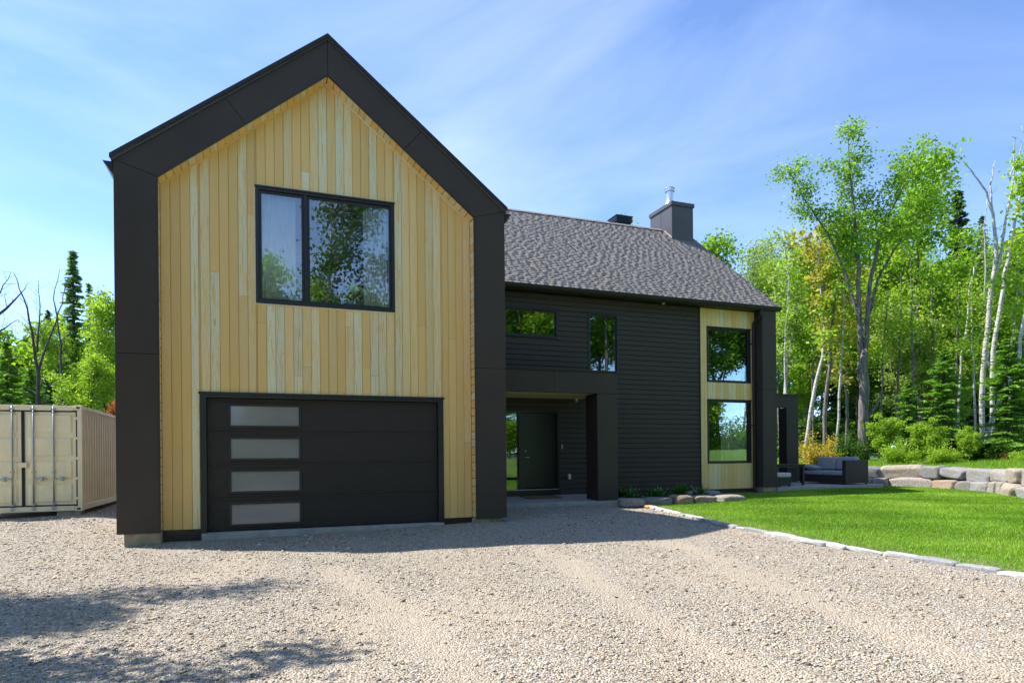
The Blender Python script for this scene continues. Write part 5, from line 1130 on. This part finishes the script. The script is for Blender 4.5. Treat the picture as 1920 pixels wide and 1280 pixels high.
# ------------------------------------------------------------------ gravel stones and grass blades
r = np.random.RandomState(77)
def frustum_pts(n, d0, d1, power, u0=-0.95, u1=0.95):
    u = r.uniform(u0, u1, n); d = (d0 ** power + (d1 ** power - d0 ** power) * r.uniform(0, 1, n)) ** (1 / power)
    rx, ry = _R.x, _R.y; return CAM[0] + d * (u * rx + _F.x), CAM[1] + d * (u * ry + _F.y), d
x, y, d = frustum_pts(270000, 3.2, 19.0, 0.75)
nz_ = np.sin(x * 1.9 + 0.7 * y) * 0.5 + np.sin(0.9 * x - 1.3 * y + 1) * 0.5 + 0.4 * np.sin(5 * x + 3 * y)
track = track_mask(x, y)
keep = (x < edge_x(y) - 0.10) & ~((x > 0.05) & (x < 7.1) & (y > 0.05)) & ~((x > 7.0) & (y > PY - 0.08)) & (r.uniform(0, 1, len(x)) > np.clip(0.45 * (nz_ > 0.35) + 0.8 * track, 0, 0.92)) & (y < 9) & ~((x > KX - KW) & (x < KX) & (y > KY))
x, y, d = x[keep], y[keep], d[keep]; n = len(x)
oct_ = np.array([[1, 0, 0], [0, 1, 0], [-1, 0, 0], [0, -1, 0], [0, 0, 1], [0, 0, -1]], float)
sz = np.clip(r.lognormal(-5.24, 0.52, n), 0.003, 0.025) * (0.75 + 0.045 * d); an = r.uniform(0, 6.28, n)
V = oct_[None] * (1 + r.uniform(-0.4, 0.4, (n, 6, 1))) + r.normal(size=(n, 6, 3)) * 0.12
V = V * (sz[:, None, None] * np.stack([np.ones(n) * 1.25, r.uniform(0.7, 1.1, n), r.uniform(0.45, 0.8, n)], 1)[:, None, :])
tl_ = r.normal(size=(n, 2)) * 0.25; V[:, :, 2] += V[:, :, 0] * tl_[:, :1] + V[:, :, 1] * tl_[:, 1:]
ca, sa_ = np.cos(an)[:, None], np.sin(an)[:, None]; VX = V[:, :, 0] * ca - V[:, :, 1] * sa_; VY = V[:, :, 0] * sa_ + V[:, :, 1] * ca
V = np.stack([VX + x[:, None], VY + y[:, None], V[:, :, 2] + (hg(x, y) + bumps(x, y) + sz * 0.25)[:, None]], 2)
fo = np.array([[0, 1, 4], [1, 2, 4], [2, 3, 4], [3, 0, 4], [1, 0, 5], [2, 1, 5], [3, 2, 5], [0, 3, 5]]); F = (fo[None] + 6 * np.arange(n)[:, None, None]).reshape(-1, 3)
me = np_mesh('gravel_stones', V.reshape(-1, 3), F); face_attr(me, 'tone', np.repeat(r.uniform(0, 1, n), 8)); o = link('gravel_stones', me, M['stones'])
tag(o, 'loose beige and grey crushed stone covering the drive', 'gravel', kind='stuff')
def blades(name, x, y, z, hgt, wid, tone):
    n = len(x); a = r.uniform(0, 6.28, n); ln = r.uniform(0.1, 0.7, n) * hgt; b = r.uniform(0, 6.28, n)
    V = np.empty((n, 3, 3)); dx, dy = np.cos(a) * wid / 2, np.sin(a) * wid / 2
    V[:, 0] = np.stack([x - dx, y - dy, z], 1); V[:, 1] = np.stack([x + dx, y + dy, z], 1); V[:, 2] = np.stack([x + np.cos(b) * ln, y + np.sin(b) * ln, z + hgt], 1)
    me = np_mesh(name, V.reshape(-1, 3), np.arange(3 * n).reshape(n, 3)); face_attr(me, 'tone', tone); return link(name, me, M['grass'])
x, y, d = frustum_pts(900000, 6.5, 30, 1.0, -0.1, 1.6)
nzp = 0.5 + 0.25 * np.sin(x * 1.1 + 2 * np.sin(y * 0.7)) + 0.25 * np.sin(1.7 * y - x)
near = x - edge_x(y)
wd_ = np.interp(y, WL[::-1, 1], WL[::-1, 0])
keep = (near > 0.02) & (r.uniform(0, 1, len(x)) < np.clip(0.35 + near * 0.7 - 0.25 * (nzp > 0.85), 0, 1)) & (x < wd_ + 0.25) & (y > -11) & ~((x > 18.8) & (x < 23.9) & (y > 4.75)) & ~((y > 4.05) & (x < 18.9)) & ~((x < 15.9) & (y > 3.45 + (x - 11.75) * 0.12))
x, y, d = x[keep], y[keep], d[keep]; n = len(x)
lowf = np.sin(0.9 * x + 1.3 * np.sin(0.6 * y)) * np.cos(0.8 * y - 0.3 * x) + 0.6 * np.sin(2.3 * x + 1.1 * y + np.sin(3 * y))
tone = np.clip(r.normal(0.55, 0.2, n) + 0.26 * lowf, 0, 0.92); tone[r.uniform(0, 1, n) < np.where(near[keep] < 0.5, 0.35, 0.03 + 0.05 * (lowf > 0.9))] = 1.0
o = blades('lawn_grass', x, y, lawn_z(x, y) - 0.004, r.uniform(0.02, 0.05, n), 0.006 + 0.0007 * d, tone); tag(o, 'short bright green grass growing on the lawn', 'grass', kind='stuff')
A = r.uniform(0, 1, 60000); B = r.uniform(0.03, 1, 60000) ** 1.5 * 5; tx, ty, tz_ = terr(A, np.maximum(B, 0.06))
ok = (tx > 18) & (((tx - CAM[0]) * _R.x + (ty - CAM[1]) * _R.y) / ((tx - CAM[0]) * _F.x + (ty - CAM[1]) * _F.y) < 0.9); tx, ty, tz_ = tx[ok], ty[ok], tz_[ok]
o = blades('terrace_grass', tx, ty, tz_ - 0.01, r.uniform(0.06, 0.18, len(tx)), 0.022, np.clip(r.normal(0.5, 0.25, len(tx)), 0, 1)); tag(o, 'longer grass growing above the boulder wall', 'grass', kind='stuff')
